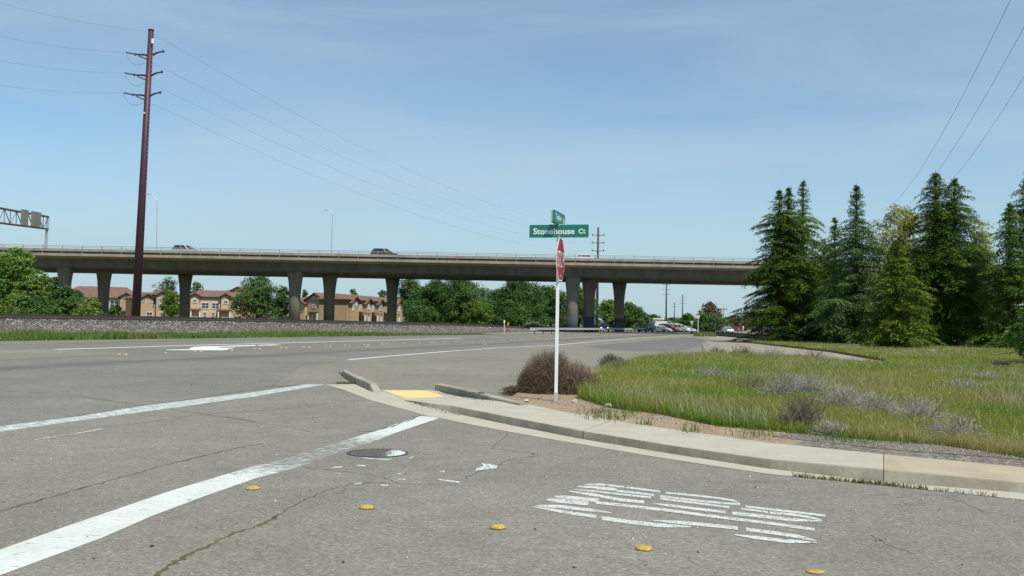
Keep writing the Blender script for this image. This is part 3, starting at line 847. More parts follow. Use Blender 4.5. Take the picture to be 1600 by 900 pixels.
# ================================================================== VEGETATION TOOLS
def quads_np(C, D, S, L, W):
    """leaf quads (diamonds): centre C, long dir D, side dir S, half length L, half width W"""
    n = len(C)
    V = np.empty((n, 4, 3)); V[:, 0] = C - D * L[:, None]; V[:, 2] = C + D * L[:, None]
    V[:, 1] = C + S * W[:, None] - D * (L * 0.1)[:, None]; V[:, 3] = C - S * W[:, None] - D * (L * 0.1)[:, None]
    return V.reshape(-1, 3), np.arange(n * 4).reshape(n, 4)
def unit(a): return a / np.maximum(np.linalg.norm(a, axis=-1, keepdims=True), 1e-9)

def broadleaf(name, x, y, z, height, width, mat, seed, label, n=7000, leaf=0.16, low=0.12, lobes=9, group=None, cat='tree', trunk=True, dens=1.0, airy=0.0, depth=None):
    rg = np.random.default_rng(seed)
    t = empty(name, (x, y, z), label, cat, group)
    dpt = depth or width
    lc, lr = [], []
    for i in range(lobes):
        u = (i + 0.5) / lobes; hh = low + (1 - low) * (0.12 + 0.70 * u)
        env = math.sin(math.pi * min(1, max(0.05, (hh - low) / (1 - low) * 0.86 + 0.14))) ** 0.55
        a_ = i * 2.399 + rg.uniform(-.4, .4); rr = rg.uniform(0.15, 0.62) * env
        r_ = rg.uniform(0.20, 0.30) * (1.15 - 0.45 * u)
        lc.append((math.cos(a_) * rr * width / 2, math.sin(a_) * rr * dpt / 2, hh * height)); lr.append(r_ * width)
    lc.append((rg.uniform(-.08, .08) * width, 0, height * (1 - 0.13))); lr.append(min(0.2 * width, 0.14 * height))
    lc.append((0, 0, height * (low + (1 - low) * 0.45))); lr.append(0.3 * width)
    lc = np.array(lc); lr = np.array(lr)
    # squash lobes that would poke above/below
    nc = int(26 * len(lr) * dens)
    idx = rg.integers(0, len(lr), nc)
    dirs = unit(rg.normal(size=(nc, 3))); rad = lr[idx] * rg.uniform(0.45, 1.05, nc) ** 0.6
    vs = min(1.0, 0.8 * height / width)
    cc = lc[idx] + dirs * rad[:, None] * np.array([1, dpt / width, max(0.5, vs)])
    cc[:, 2] = np.clip(cc[:, 2], height * low * 0.55, height)
    per = max(6, n // nc); N = nc * per
    ci = np.repeat(np.arange(nc), per)
    cr_ = rg.uniform(0.05, 0.10, nc) * width * (1 + airy)
    off = rg.normal(size=(N, 3)) * 0.55; off = off / np.maximum(1, np.linalg.norm(off, axis=1, keepdims=True))
    C = cc[ci] + off * cr_[ci][:, None] * np.array([1, 1, 0.75])
    C[:, 2] = np.clip(C[:, 2], 0.03, None)
    out = unit(C - np.array([0, 0, height * 0.45])); nrm = unit(rg.normal(size=(N, 3)) + out * 0.8 + np.array([0, 0, 0.6]))
    D = unit(np.cross(nrm, rg.normal(size=(N, 3)))); S = np.cross(nrm, D)
    L = rg.uniform(0.6, 1.3, N) * leaf; W = L * rg.uniform(0.45, 0.75, N)
    V, Fc = quads_np(C, D, S, L, W)
    np_mesh('foliage', V + np.array([x, y, z]), Fc, 4, mat, t)
    if trunk:
        mb = MB(); b0 = Vector((x, y, z - 0.1)); h1 = height * (low + 0.25)
        r0_ = 0.028 * height + 0.05
        mb.tube([b0, b0 + Vector((rg.uniform(-.02, .02) * height, 0, h1 * 0.5)), b0 + Vector((0, 0, h1)), b0 + Vector((rg.uniform(-.03, .03) * height, 0, height * 0.85))], [r0_, r0_ * 0.8, r0_ * 0.6, r0_ * 0.12], 8)
        for i in range(0, len(lc)):
            s_ = b0 + Vector((0, 0, h1 * rg.uniform(0.55, 1.0))); e_ = Vector((x, y, z)) + Vector(lc[i])
            md = s_.lerp(e_, 0.5) + Vector((0, 0, -0.04 * height))
            mb.tube([s_, md, e_], [r0_ * 0.4, r0_ * 0.28, r0_ * 0.08], 5)
            for q in range(3):
                e2 = e_ + Vector(tuple(rg.normal(size=3) * lr[i] * 0.7))
                mb.tube([md, md.lerp(e2, .6), e2], [r0_ * 0.2, r0_ * 0.12, r0_ * 0.03], 4)
        mb.build('trunk', m_bark, t, smooth=True)
    return t

def cedar(x, y, z, height, rad, mat, seed, label, tops=((0, 0, 1.0),), nb=190, droop=0.5, low=0.02, pw=0.8, tuft=0.19, tip_lean=0.0):
    rg = np.random.default_rng(seed)
    t = empty('cedar_tree', (x, y, z), label, 'tree', 'cedars by the road')
    Cs, Ds, Ss, Ls, Ws = [], [], [], [], []
    tk = MB()
    for (dx, dy, hs) in tops:
        H = height * hs; nbr = int(nb * 1.15 * (1 if hs == 1.0 else 0.75)); wl_ = 1.0; wu = 0.0; wr_ = 0.3; h0 = low * H if hs == 1.0 else 0.12 * H
        lean = tip_lean
        tk.tube([(x + dx * .2, y + dy * .2, z - .1), (x + dx, y + dy, z + H * .5), (x + dx + lean * .3, y + dy, z + H * .9), (x + dx + lean, y + dy, z + H)], [0.022 * H, 0.013 * H, 0.004 * H, 0.001 * H], 7)
        az = rg.uniform(0, 6.28)
        for i in range(nbr):
            if i % 6 == 0: wu = (i + rg.uniform(0, 4)) / nbr; wl_ = rg.uniform(0.70, 1.12); wr_ = rg.uniform(0.12, 0.36)
            u = min(0.995, max(0.0, wu + rg.normal() * 0.006)) ** 0.92
            h = h0 + (H - h0) * u * 0.985
            az += 1.047 + rg.uniform(-.35, .35)
            prof = (1 - u) ** (pw + 0.55 * max(0, u - 0.72)) * (0.86 + 0.14 * math.sin(u * 17 + seed)) + 0.022
            if u < 0.12: prof *= 0.88 + u
            L = rad * prof * wl_ * rg.uniform(0.75, 1.15)
            if rg.random() < 0.07: L *= 1.16
            rise = wr_ + rg.uniform(-0.05, 0.08) if u < 0.85 else rg.uniform(0.35, 0.8)
            ns = max(6, int(L / 0.115)); ss = (np.arange(ns) + rg.uniform(0, 1, ns)) / ns
            ca, sa = math.cos(az), math.sin(az); bend = rg.uniform(-0.25, 0.25)
            dirr = np.array([ca, sa, 0]); side = np.array([-sa, ca, 0])
            sag = droop * rg.uniform(0.6, 1.2)
            def pos(s): 
                s = np.asarray(s)[..., None]
                return (np.array([x + dx + lean * max(0, u - .6), y + dy, z + h]) + dirr * (L * s) + side * (bend * L * s ** 2) + np.array([0, 0, 1]) * (L * (rise * s - sag * s ** 2.2)))
            tw_n = ns * 2
            s_t = np.repeat(ss, 2); sg = np.tile([-1.0, 1.0], ns)
            tl = L * 0.50 * (1 - 0.66 * s_t) * np.clip(s_t * 4 + .25, 0, 1) * rg.uniform(0.6, 1.15, tw_n)
            tl = np.maximum(tl, 0.10)
            tdir = unit(dirr[None] * rg.uniform(0.5, 0.9, (tw_n, 1)) + side[None] * sg[:, None] * rg.uniform(0.6, 1.0, (tw_n, 1)) + np.array([0, 0, 1]) * rg.uniform(-0.12, 0.10, (tw_n, 1)))
            k = max(2, int(0.42 * L / (tuft * 0.85)))
            f = (np.arange(k) + 0.5) / k
            base_ = pos(s_t)
            C = base_[:, None, :] + tdir[:, None, :] * (tl[:, None] * f[None])[..., None]
            C[..., 2] -= (0.36 * tl[:, None] * f[None] ** 2)
            C = C.reshape(-1, 3) + rg.normal(size=(tw_n * k, 3)) * 0.035
            D = np.repeat(tdir, k, axis=0) + rg.normal(size=(tw_n * k, 3)) * 0.28; D[:, 2] -= 0.18; D = unit(D)
            upn = unit(np.array([0, 0, 1.0]) + rg.normal(size=(len(C), 3)) * 0.34)
            S = unit(np.cross(D, upn))
            Lf = rg.uniform(0.7, 1.25, len(C)) * tuft * 0.62; Wf = Lf * rg.uniform(0.20, 0.36, len(C))
            Cs.append(C); Ds.append(D); Ss.append(S); Ls.append(Lf); Ws.append(Wf)
            # hanging tufts below the branch
            m2 = ns; C2 = pos(ss) + np.array([0, 0, -0.10]) + rg.normal(size=(m2, 3)) * 0.09
            D2 = unit(rg.normal(size=(m2, 3)) * 0.5 + np.array([0, 0, -0.9])); S2 = unit(np.cross(D2, rg.normal(size=(m2, 3))))
            Cs.append(C2); Ds.append(D2); Ss.append(S2); Ls.append(np.full(m2, tuft * 0.7)); Ws.append(np.full(m2, tuft * 0.2))
            if i % 3 == 0:
                pp = [tuple(pos(q)) for q in (0.0, 0.35, 0.7, 0.95)]
                tk.tube(pp, [0.012 * L + .01, 0.009 * L + .008, 0.005 * L + .005, 0.004], 4, caps=False)
    C = np.concatenate(Cs); D = np.concatenate(Ds); S = np.concatenate(Ss); L = np.concatenate(Ls); W = np.concatenate(Ws)
    C[:, 2] = np.maximum(C[:, 2], z + 0.06)
    V, Fc = quads_np(C, D, S, L, W)
    np_mesh('foliage', V, Fc, 4, mat, t)
    tk.build('trunk', m_bark, t, smooth=True)
    return t

def pip(poly, X, Y):
    inside = np.zeros(len(X), bool); n = len(poly)
    for i in range(n):
        x0, y0 = poly[i]; x1, y1 = poly[(i + 1) % n]
        c = ((y0 > Y) != (y1 > Y)) & (X < (x1 - x0) * (Y - y0) / (y1 - y0 + 1e-12) + x0)
        inside ^= c
    return inside
def blades(name, X, Y, Z, H, W, mat, seed, lean=0.35, kind='stuff', curl=0.3):
    rg = np.random.default_rng(seed); n = len(X)
    az = rg.uniform(0, 2 * np.pi, n); la = rg.uniform(0, 2 * np.pi, n); ll = rg.uniform(0.05, lean, n) * H
    S = np.stack([np.cos(az), np.sin(az), np.zeros(n)], 1) * W[:, None]
    B = np.stack([X, Y, Z], 1); T = B + np.stack([np.cos(la) * ll, np.sin(la) * ll, H], 1)
    Mid = B * 0.45 + T * 0.55 - np.stack([np.cos(la), np.sin(la), np.zeros(n)], 1) * (curl * ll)[:, None]
    V = np.stack([B - S, B + S, Mid + S * 0.8, T, Mid - S * 0.8], 1).reshape(-1, 3)
    Fc = (np.array([[0, 1, 2], [0, 2, 4], [4, 2, 3]])[None] + 5 * np.arange(n)[:, None, None]).reshape(-1, 3)
    o = np_mesh(name, V, Fc, 3, mat)
    o['kind'] = kind
    return o

# ================================================================== FIELD, VERGES
ZF = 0.13
verge_px = [(790, 624.5), (812, 612), (850, 596), (900, 580), (950, 570)]
bk_px = [(x, interp(x, BK)) for x in (795, 830, 875, 930, 975, 1090, 1200, 1385, 1500, 1600, 1800)]
field_front = [(903, 622), (940, 634), (975, 641), (1025, 646.5), (1125, 667), (1200, 673), (1330, 686), (1475, 697), (1600, 716), (1800, 740)]
field_back = [(925, 596), (950, 577), (1000, 564), (1050, 558), (1100, 555), (1180, 557), (1280, 565), (1385, 573), (1392, 566), (1380, 560.5), (1300, 547.5), (1200, 537), (1160, 532.5)]
fpoly = [G(x, y, ZF) for x, y in field_front] + [Vector((26, 13, ZF)), Vector((75, 60, ZF)), Vector((90, 125, ZF)), Vector((42, 125, ZF))] + [G(x, y, ZF) for x, y in reversed(field_back)]
m, nt, b, o_ = newmat('field_soil'); v = wpos(nt)
c = ramp(nt, noise(nt, v, 0.35, 5, 0.6), [(0.3, (0.10, 0.13, 0.025)), (0.55, (0.16, 0.16, 0.04)), (0.75, (0.22, 0.19, 0.08))])
c = mix(nt, 1.0, c, ramp(nt, noise(nt, v, 9, 4, 0.7), [(0.3, 0.55), (0.7, 1.15)]), 'MULTIPLY')
nt.links.new(c, b.inputs['Base Color']); b.inputs['Roughness'].default_value = 0.95
m_field = m
mb = MB(); top_ = [Vector((p.x, p.y, ZF + 0.012)) for p in fpoly]; mb.prism(top_, -0.2)
o = mb.build('field_ground', m_field); o['kind'] = 'structure'
# dirt verge between footway and grass
m_dirt = gravel('dirt_gravel', [(0.20, 0.155, 0.10), (0.28, 0.21, 0.13), (0.38, 0.275, 0.165), (0.32, 0.245, 0.16), (0.42, 0.33, 0.22), (0.24, 0.19, 0.13)], scale=75, fine=12, bmp=0.6)
m_dirt2 = gravel('dirt_grey', [(0.10, 0.09, 0.075), (0.17, 0.15, 0.12), (0.24, 0.21, 0.17), (0.14, 0.13, 0.11), (0.33, 0.30, 0.25)], scale=30, fine=12, bmp=0.7)
def bkf(x): return G(x, interp(x, BK), max(0.06, interp(x, KH)) + 0.004)
def bko(x, z=0.1325):
    d = bkf(x + 12) - bkf(x - 12); n_ = Vector((-d.y, d.x, 0)).normalized()
    if n_.y < 0: n_ = -n_
    p = bkf(x) + n_ * 0.32; return Vector((p.x, p.y, z))
for xa, xb, mm in ((800, 1235, m_dirt), (1235, 1800, m_dirt2)):
    mb = MB(); N_ = 24
    for i in range(N_):
        x0 = xa + (xb - xa) * i / N_; x1 = xa + (xb - xa) * (i + 1) / N_
        mb.add([bkf(x0), bkf(x1), bko(x1), bko(x0)], [(0, 1, 2, 3)])
    mb.build('verge_edge', mm, fix=False)['kind'] = 'structure'
bxs = (800, 830, 875, 930, 975, 1030, 1090, 1150, 1200, 1290, 1385, 1500, 1600, 1700, 1800)
vp = [bko(x) for x in bxs] + [Vector((20, 12, ZF)), Vector((10, 17, ZF)), G(1100, 600, ZF), G(990, 580, ZF)] + [G(x, y, ZF) for x, y in reversed(verge_px)]
mb = MB(); mb.prism([Vector((p.x, p.y, 0.132)) for p in vp], -0.2)
o = mb.build('dirt_verge', m_dirt); o['kind'] = 'structure'
q = [(1180, interp(1180, BK) - .5), (1385, 710 - .5), (1600, 730 - .5), (1800, 748 - .5), (1800, 735), (1600, 705), (1475, 690), (1330, 682), (1250, 676), (1205, 681)]
flat('gravel_verge', [bko(x) for x in (1205, 1235, 1290, 1385, 1500, 1600, 1700, 1800)] + [G(x, y, 0.137) for x, y in q[4:]], m_dirt2, 0.137)
# sandy track between shoulder and cedars
m_sand = gravel('sandy_track', [(0.25, 0.22, 0.17), (0.31, 0.27, 0.21), (0.36, 0.32, 0.25)], scale=12, fine=3, bmp=0.3)
flat('dirt_track', [G(x, y) for x, y in [(1098, 536), (1112, 530.5), (1150, 530.8), (1200, 536), (1300, 546.5), (1385, 561), (1400, 580), (1290, 575), (1180, 566), (1098, 562), (1060, 556), (1100, 546)]], m_sand, 0.006)
flat('sandy_ground', [G(x, y) for x, y in [(1085, 521), (1190, 523), (1240, 533), (1150, 531), (1112, 530), (1100, 526)]], m_sand, 0.010)

flat('sandy_ground', [G(x, y) for x, y in [(735, 522.6), (760, 520.6), (800, 519.4), (850, 518.6), (960, 517.4), (1000, 517.4), (960, 518.6), (877, 520.1), (813, 521.2)]], m_sand, 0.008)
# grass of the field
gm = leafmat('grass_blades', [(0.09, 0.22, 0.022), (0.15, 0.29, 0.030), (0.23, 0.32, 0.042), (0.32, 0.32, 0.06), (0.42, 0.35, 0.12), (0.54, 0.45, 0.26)], trans=0.35, noise_scale=0.28, shift=0.55)
rg = np.random.default_rng(11)
poly2 = [(p.x, p.y) for p in fpoly]
def scatter(n, ymin, ymax, pw, poly, xr=(-5, 60)):
    u = rg.uniform(0, 1, n); Y = ymin * (ymax / ymin) ** (u ** pw)
    X = rg.uniform(-0.05, 0.72, n) * Y + rg.uniform(-.5, .5, n)
    k = pip(poly, X, Y); return X[k], Y[k]
X, Y = scatter(1700000, 9.3, 112, 1.0, poly2)
n = len(X)
# clumpy height
hn = 0.5 + 0.5 * np.sin(X * 1.9 + np.sin(Y * 1.3) * 2) * np.sin(Y * 1.1 + np.cos(X * 0.8) * 2)
edge = np.clip((Y - 10.5) / 6, 0.35, 1)
H = (0.07 + 0.21 * rg.uniform(0, 1, n) ** 1.4) * (0.8 + 0.35 * hn) * np.where(rg.uniform(0, 1, n) < 0.05, 1.12, 1.0) * np.clip(edge + .25, .6, 1.05)
H = np.where(Y > 60, H * 0.75, H)
W = 0.0009 + 0.00014 * Y * rg.uniform(0.6, 1.4, n)
blades('field_grass', X, Y, np.full(n, ZF), H, W, gm, 12, lean=0.65)
kk = rg.uniform(0, 1, n) < 0.045 * np.clip(1.3 * (0.5 + 0.5 * np.sin(X * .9 + 1) * np.sin(Y * .45)), 0.1, 1)
SX, SY, SH = X[kk], Y[kk], H[kk]; ns_ = len(SX)
C_ = np.stack([SX + rg.normal(size=ns_) * .03, SY, ZF + SH * rg.uniform(1.0, 1.5, ns_)], 1)
D_ = unit(np.stack([rg.normal(size=ns_) * .6, rg.normal(size=ns_) * .6, np.ones(ns_)], 1)); S_ = unit(np.cross(D_, rg.normal(size=(ns_, 3))))
V_, F_ = quads_np(C_, D_, S_, 0.009 + 0.0004 * SY, 0.002 + 0.00017 * SY)
np_mesh('seed_heads', V_, F_, 4, leafmat('seed_head', [(0.30, 0.26, 0.12), (0.42, 0.37, 0.23), (0.50, 0.45, 0.33), (0.40, 0.34, 0.08)], trans=0.2, shift=.1))['kind'] = 'stuff'
# taller dry stalks standing in loose drifts
DX, DY = scatter(150000, 10.2, 70, 1.0, poly2)
dn = np.sin(DX * 0.75 + 0.6 * np.sin(DY * 0.5)) * np.sin(DY * 0.42 + 1.1 * np.sin(DX * 0.33) + 0.8)
kk = rg.uniform(0, 1, len(DX)) < np.clip(dn * 0.9 + 0.12, 0.02, 0.75); DX, DY = DX[kk], DY[kk]; nd = len(DX)
blades('dry_stalks', DX, DY, np.full(nd, ZF), rg.uniform(0.12, 0.42, nd), 0.0010 + 0.00016 * DY, leafmat('dry_stalk', [(0.24, 0.21, 0.11), (0.37, 0.32, 0.18), (0.48, 0.42, 0.26), (0.38, 0.34, 0.27)], trans=0.2, noise_scale=0.5, shift=.3), 44, lean=0.8)
# short greener tufts at the front edge and round the post
gm2 = leafmat('grass_green', [(0.04, 0.12, 0.015), (0.06, 0.16, 0.02), (0.10, 0.20, 0.03), (0.16, 0.22, 0.05)], trans=0.3, shift=0.25)
fr = [(G(x, y, ZF)) for x, y in field_front]
XX, YY = [], []
for i in range(len(fr) - 1):
    L_ = (fr[i + 1] - fr[i]).length
    for k in range(int(L_ * 260)):
        t_ = rg.uniform(0, 1); p = fr[i].lerp(fr[i + 1], t_); d_ = rg.exponential(0.18)
        wv = 0.10 * math.sin(p.x * 5) + 0.08 * math.sin(p.x * 13 + 1)
        XX.append(p.x + rg.normal() * .05 + d_ * .4); YY.append(p.y + d_ - 0.06 + wv)
for (px_, py_, r_, c_) in [(935, 645, 0.16, 120), (955, 652, 0.22, 170), (985, 645, 0.12, 60), (1330, 690, 0.22, 260), (1318, 682, .18, 150), (1010, 661, 0.08, 40), (1085, 672, 0.12, 60), (960, 577, .5, 500), (935, 600, .25, 250), (915, 612, .2, 200),
                          (1180, 692 - 12, 0.15, 90), (830, 596, .22, 200), (822, 604, .18, 160)]:
    g_ = G(px_, py_, ZF if px_ > 850 else 0.0)
    XX += list(g_.x + rg.normal(size=c_) * r_); YY += list(g_.y + rg.normal(size=c_) * r_)
XX = np.array(XX); YY = np.array(YY); n = len(XX)
blades('edge_grass', XX, YY, np.full(n, ZF - 0.02), 0.03 + 0.13 * rg.uniform(0, 1, n) ** 1.5, np.full(n, 0.0045), gm2, 13, lean=0.8)

# greener / grassy verge beyond the main road
vg = [G(x, y) for x, y in [(-500, 541), (0, 532.8), (200, 530), (400, 527.4), (600, 524.8), (747, 522.8), (800, 521.6)]] + [G(x, y, 0) for x, y in [(800, 515), (700, 515), (400, 517), (0, 519), (-500, 526)]]
m_vsoil = pbr('verge_soil', (0.10, 0.115, 0.04), 0.95, 0.35, 0.8, fine=0.4)
flat('grass_verge', vg, m_vsoil, 0.005)
gm3 = leafmat('verge_grass', [(0.05, 0.14, 0.015), (0.08, 0.19, 0.025), (0.13, 0.20, 0.04), (0.20, 0.22, 0.06), (0.30, 0.27, 0.12)], trans=0.3, noise_scale=0.12, shift=0.35)
n = 60000; u = rg.uniform(-520, 775, n); dd = rg.uniform(0, 1, n)
e0 = np.interp(u, [p[0] for p in far_edge], [p[1] for p in far_edge])
hor = 504.0 - (800 - u) * 0.0185
Yg = 1.5 * F / (e0 - hor); Xg = (u - 800) / F * Yg
wid = np.interp(u, [-520, 0, 60, 200, 500, 700, 775], [5.0, 6, 8, 11, 14, 9, 3])
fall = dd ** 1.2 * wid
nx_, ny_ = -0.957, 0.29
Xg = Xg + nx_ * fall; Yg = Yg + ny_ * fall
hh = np.interp(u, [-520, 0, 90, 190, 340, 430, 560, 640, 700, 775], [.15, .18, .3, .55, .35, .28, .5, .35, .22, .1]) * rg.uniform(0.4, 1.1, n) * (0.75 + 0.35 * np.sin(Xg * 1.1) * np.sin(Yg * 0.6))
o = blades('verge_grass', Xg, Yg, np.zeros(n), hh, np.full(n, 0.028), gm3, 15, lean=0.5)
# pale dry grass growing up the bank
gm4 = leafmat('dry_grass', [(0.22, 0.22, 0.09), (0.32, 0.29, 0.14), (0.42, 0.37, 0.22)], trans=0.3)
n = 9000; u = np.concatenate([rg.normal(600, 38, n // 2), rg.normal(190, 30, n // 4), rg.uniform(0, 740, n - n // 2 - n // 4)])
e0 = np.interp(u, [p[0] for p in far_edge], [p[1] for p in far_edge]); hor = 504.0 - (800 - u) * 0.0185
Yg = 1.5 * F / (e0 - hor); Xg = (u - 800) / F * Yg; fl_ = rg.uniform(6, 16, n); Xg = Xg + nx_ * fl_; Yg = Yg + ny_ * fl_
blades('dry_grass', Xg, Yg, np.full(n, 0.05), rg.uniform(0.2, 0.7, n), np.full(n, 0.016), gm4, 16, lean=0.5)

# ballast bank and railway
m_ballast = gravel('ballast', [(0.075, 0.068, 0.064), (0.10, 0.09, 0.083), (0.135, 0.12, 0.105), (0.085, 0.078, 0.072), (0.16, 0.14, 0.125), (0.32, 0.29, 0.26)], scale=4.2, fine=8, bmp=1.0)
bk_base = [(-500, 531), (-200, 527), (0, 524.5), (200, 523.2), (400, 521.6), (550, 520.7), (700, 520), (770, 518.8), (835, 518.2)]
crz = [1.05, 1.05, 1.05, 1.06, 1.05, 0.98, 0.88, 0.72, 0.50]
rings = []; crest = []
bps = [G(x, y, 0) for x, y in bk_base]
# continue the bank under the bridge
bps += [bps[-1] + Vector((6, 18, 0)), bps[-1] + Vector((16, 45, 0)), bps[-1] + Vector((30, 80, 0))]; crz += [0.50, 0.45, 0.3]
for i, bpt in enumerate(bps):
    d = bps[min(i + 1, len(bps) - 1)] - bps[max(i - 1, 0)]; d.normalize(); nrm = Vector((-d.y, d.x, 0))
    z_ = crz[i]; w_ = 2.4
    rings.append([bpt - nrm * 0.2 + Vector((0, 0, -0.05)), bpt + nrm * w_ * .5 + Vector((0, 0, z_ * .55)), bpt + nrm * w_ + Vector((0, 0, z_)), bpt + nrm * (w_ + 4.2) + Vector((0, 0, z_)), bpt + nrm * (w_ + 7) + Vector((0, 0, -0.05))])
    crest.append((bpt + nrm * (w_ + 0.7) + Vector((0, 0, z_)), nrm, bpt + nrm * (w_ + 2.14) + Vector((0, 0, z_))))
mb = MB(); mb.rings(rings, closed=False)
o = mb.build('ballast_bank', m_ballast, fix=False, smooth=False); o['kind'] = 'structure'
for p in o.data.polygons: pass
o.data.flip_normals() if o.data.polygons[0].normal.z < 0 else None
# loose ballast stones on the slope
def stones(name, pts_, sizes, mat, seed):
    rg2 = np.random.default_rng(seed); n = len(pts_)
    base_ = np.array([[1, 0, 0], [-1, 0, 0], [0, 1, 0], [0, -1, 0], [0, 0, 1], [0, 0, -1]], float)
    fc = np.array([[0, 2, 4], [2, 1, 4], [1, 3, 4], [3, 0, 4], [2, 0, 5], [1, 2, 5], [3, 1, 5], [0, 3, 5]])
    V = base_[None] * sizes[:, None, None] * rg2.uniform(0.6, 1.3, (n, 6, 1)); V[..., 2] *= 0.7
    a_ = rg2.uniform(0, 6.28, n); ca, sa = np.cos(a_), np.sin(a_)
    x_ = V[..., 0] * ca[:, None] - V[..., 1] * sa[:, None]; y_ = V[..., 0] * sa[:, None] + V[..., 1] * ca[:, None]
    V = np.stack([x_, y_, V[..., 2]], -1) + np.asarray(pts_)[:, None, :]
    Fx = (fc[None] + 6 * np.arange(n)[:, None, None]).reshape(-1, 3)
    return np_mesh(name, V.reshape(-1, 3), Fx, 3, mat)
m_stone = leafmat('ballast_stone', [(0.06, 0.053, 0.048), (0.11, 0.098, 0.088), (0.15, 0.135, 0.12), (0.10, 0.09, 0.085), (0.13, 0.115, 0.10), (0.42, 0.39, 0.35)], trans=0, shift=0.05)
ps = []
for _ in range(26000):
    i = rg.integers(0, len(bps) - 4); t_ = rg.uniform(); w_ = rg.uniform(0, 2.5)
    bp = bps[i].lerp(bps[i + 1], t_); nr = crest[i][1]; z_ = (crz[i] * (1 - t_) + crz[i + 1] * t_)
    q = bp + nr * w_; ps.append((q.x, q.y, z_ * min(1, w_ / 2.4) + 0.01))
stones('ballast_stones', np.array(ps), rg.uniform(0.05, 0.12, len(ps)), m_stone, 3)['kind'] = 'stuff'
# track
tr = empty('railway_track', crest[0][0], 'dark steel railway track running along the top of the grey ballast bank', 'railway track')
for w in (0, 2):
    mb = MB(); rr = []
    for c_ in crest:
        p = c_[w]; nr = c_[1]
        rr.append([p + nr * a_ + Vector((0, 0, b_)) for a_, b_ in ((-.08, .15), (.08, .15), (.08, .19), (.03, .21), (.03, .34), (.05, .35), (.05, .41), (-.05, .41), (-.05, .35), (-.03, .34), (-.03, .21), (-.08, .19))])
    mb.rings(rr); mb.build('rail', m_rail, tr)
sl = []
for i in range(len(crest) - 1):
    A, B = crest[i], crest[i + 1]; L_ = (B[0] - A[0]).length; k = int(L_ / 0.62)
    for j in range(k): sl.append((A[0].lerp(B[0], j / k), A[2].lerp(B[2], j / k)))
sl2 = sorted(sl, key=lambda q: abs(q[0].y - 95))
tie_parts = sl2[:100]; rest = sl2[100:]
def tie(mb, a_, b_):
    d = (b_ - a_).normalized(); n_ = Vector((-d.y, d.x, 0)); A = a_ - d * 0.55; B = b_ + d * 0.55
    mb.prism([A - n_ * .11 + Vector((0, 0, -.06)), A + n_ * .11 + Vector((0, 0, -.06)), B + n_ * .11 + Vector((0, 0, -.06)), B - n_ * .11 + Vector((0, 0, -.06))], 0.22)
for a_, b_ in tie_parts:
    mb = MB(); tie(mb, a_, b_); mb.build('sleeper', m_wood, tr, fix=False)
mb = MB()
for a_, b_ in rest: tie(mb, a_, b_)
mb.build('sleepers', m_wood, tr, fix=False)['kind'] = 'stuff'

# the crossing track beyond the shoulder at right (low dark rails, made tall and dark to paint in the bank's shaded face)
def low_track(y0, y1, y2, name, label):
    pts_ = [G(1092, y0), G(1135, y1), G(1182, y2), G(1240, y2 + 5.5)]
    t_ = empty(name, pts_[0], label, 'railway track')
    for off in (0, 1.5):
        mb = MB(); strip_pts = []
        rr = []
        for i, p in enumerate(pts_):
            d = pts_[min(i + 1, 3)] - pts_[max(i - 1, 0)]; d.normalize(); nr = Vector((-d.y, d.x, 0))
            if nr.y < 0: nr = -nr
            q = p + nr * off
            rr.append([q + nr * -.14, q + nr * .14, q + nr * .12 + Vector((0, 0, .36)), q + nr * -.12 + Vector((0, 0, .36))])
        mb.rings(rr); mb.build('rail', m_crack, t_)
low_track(521.2, 525.0, 529.0, 'railway_track', 'near dark pair of rails crossing the sand left of the first cedar')
low_track(518.8, 521.5, 525.6, 'railway_track', 'farther dark pair of rails crossing the sand left of the first cedar')

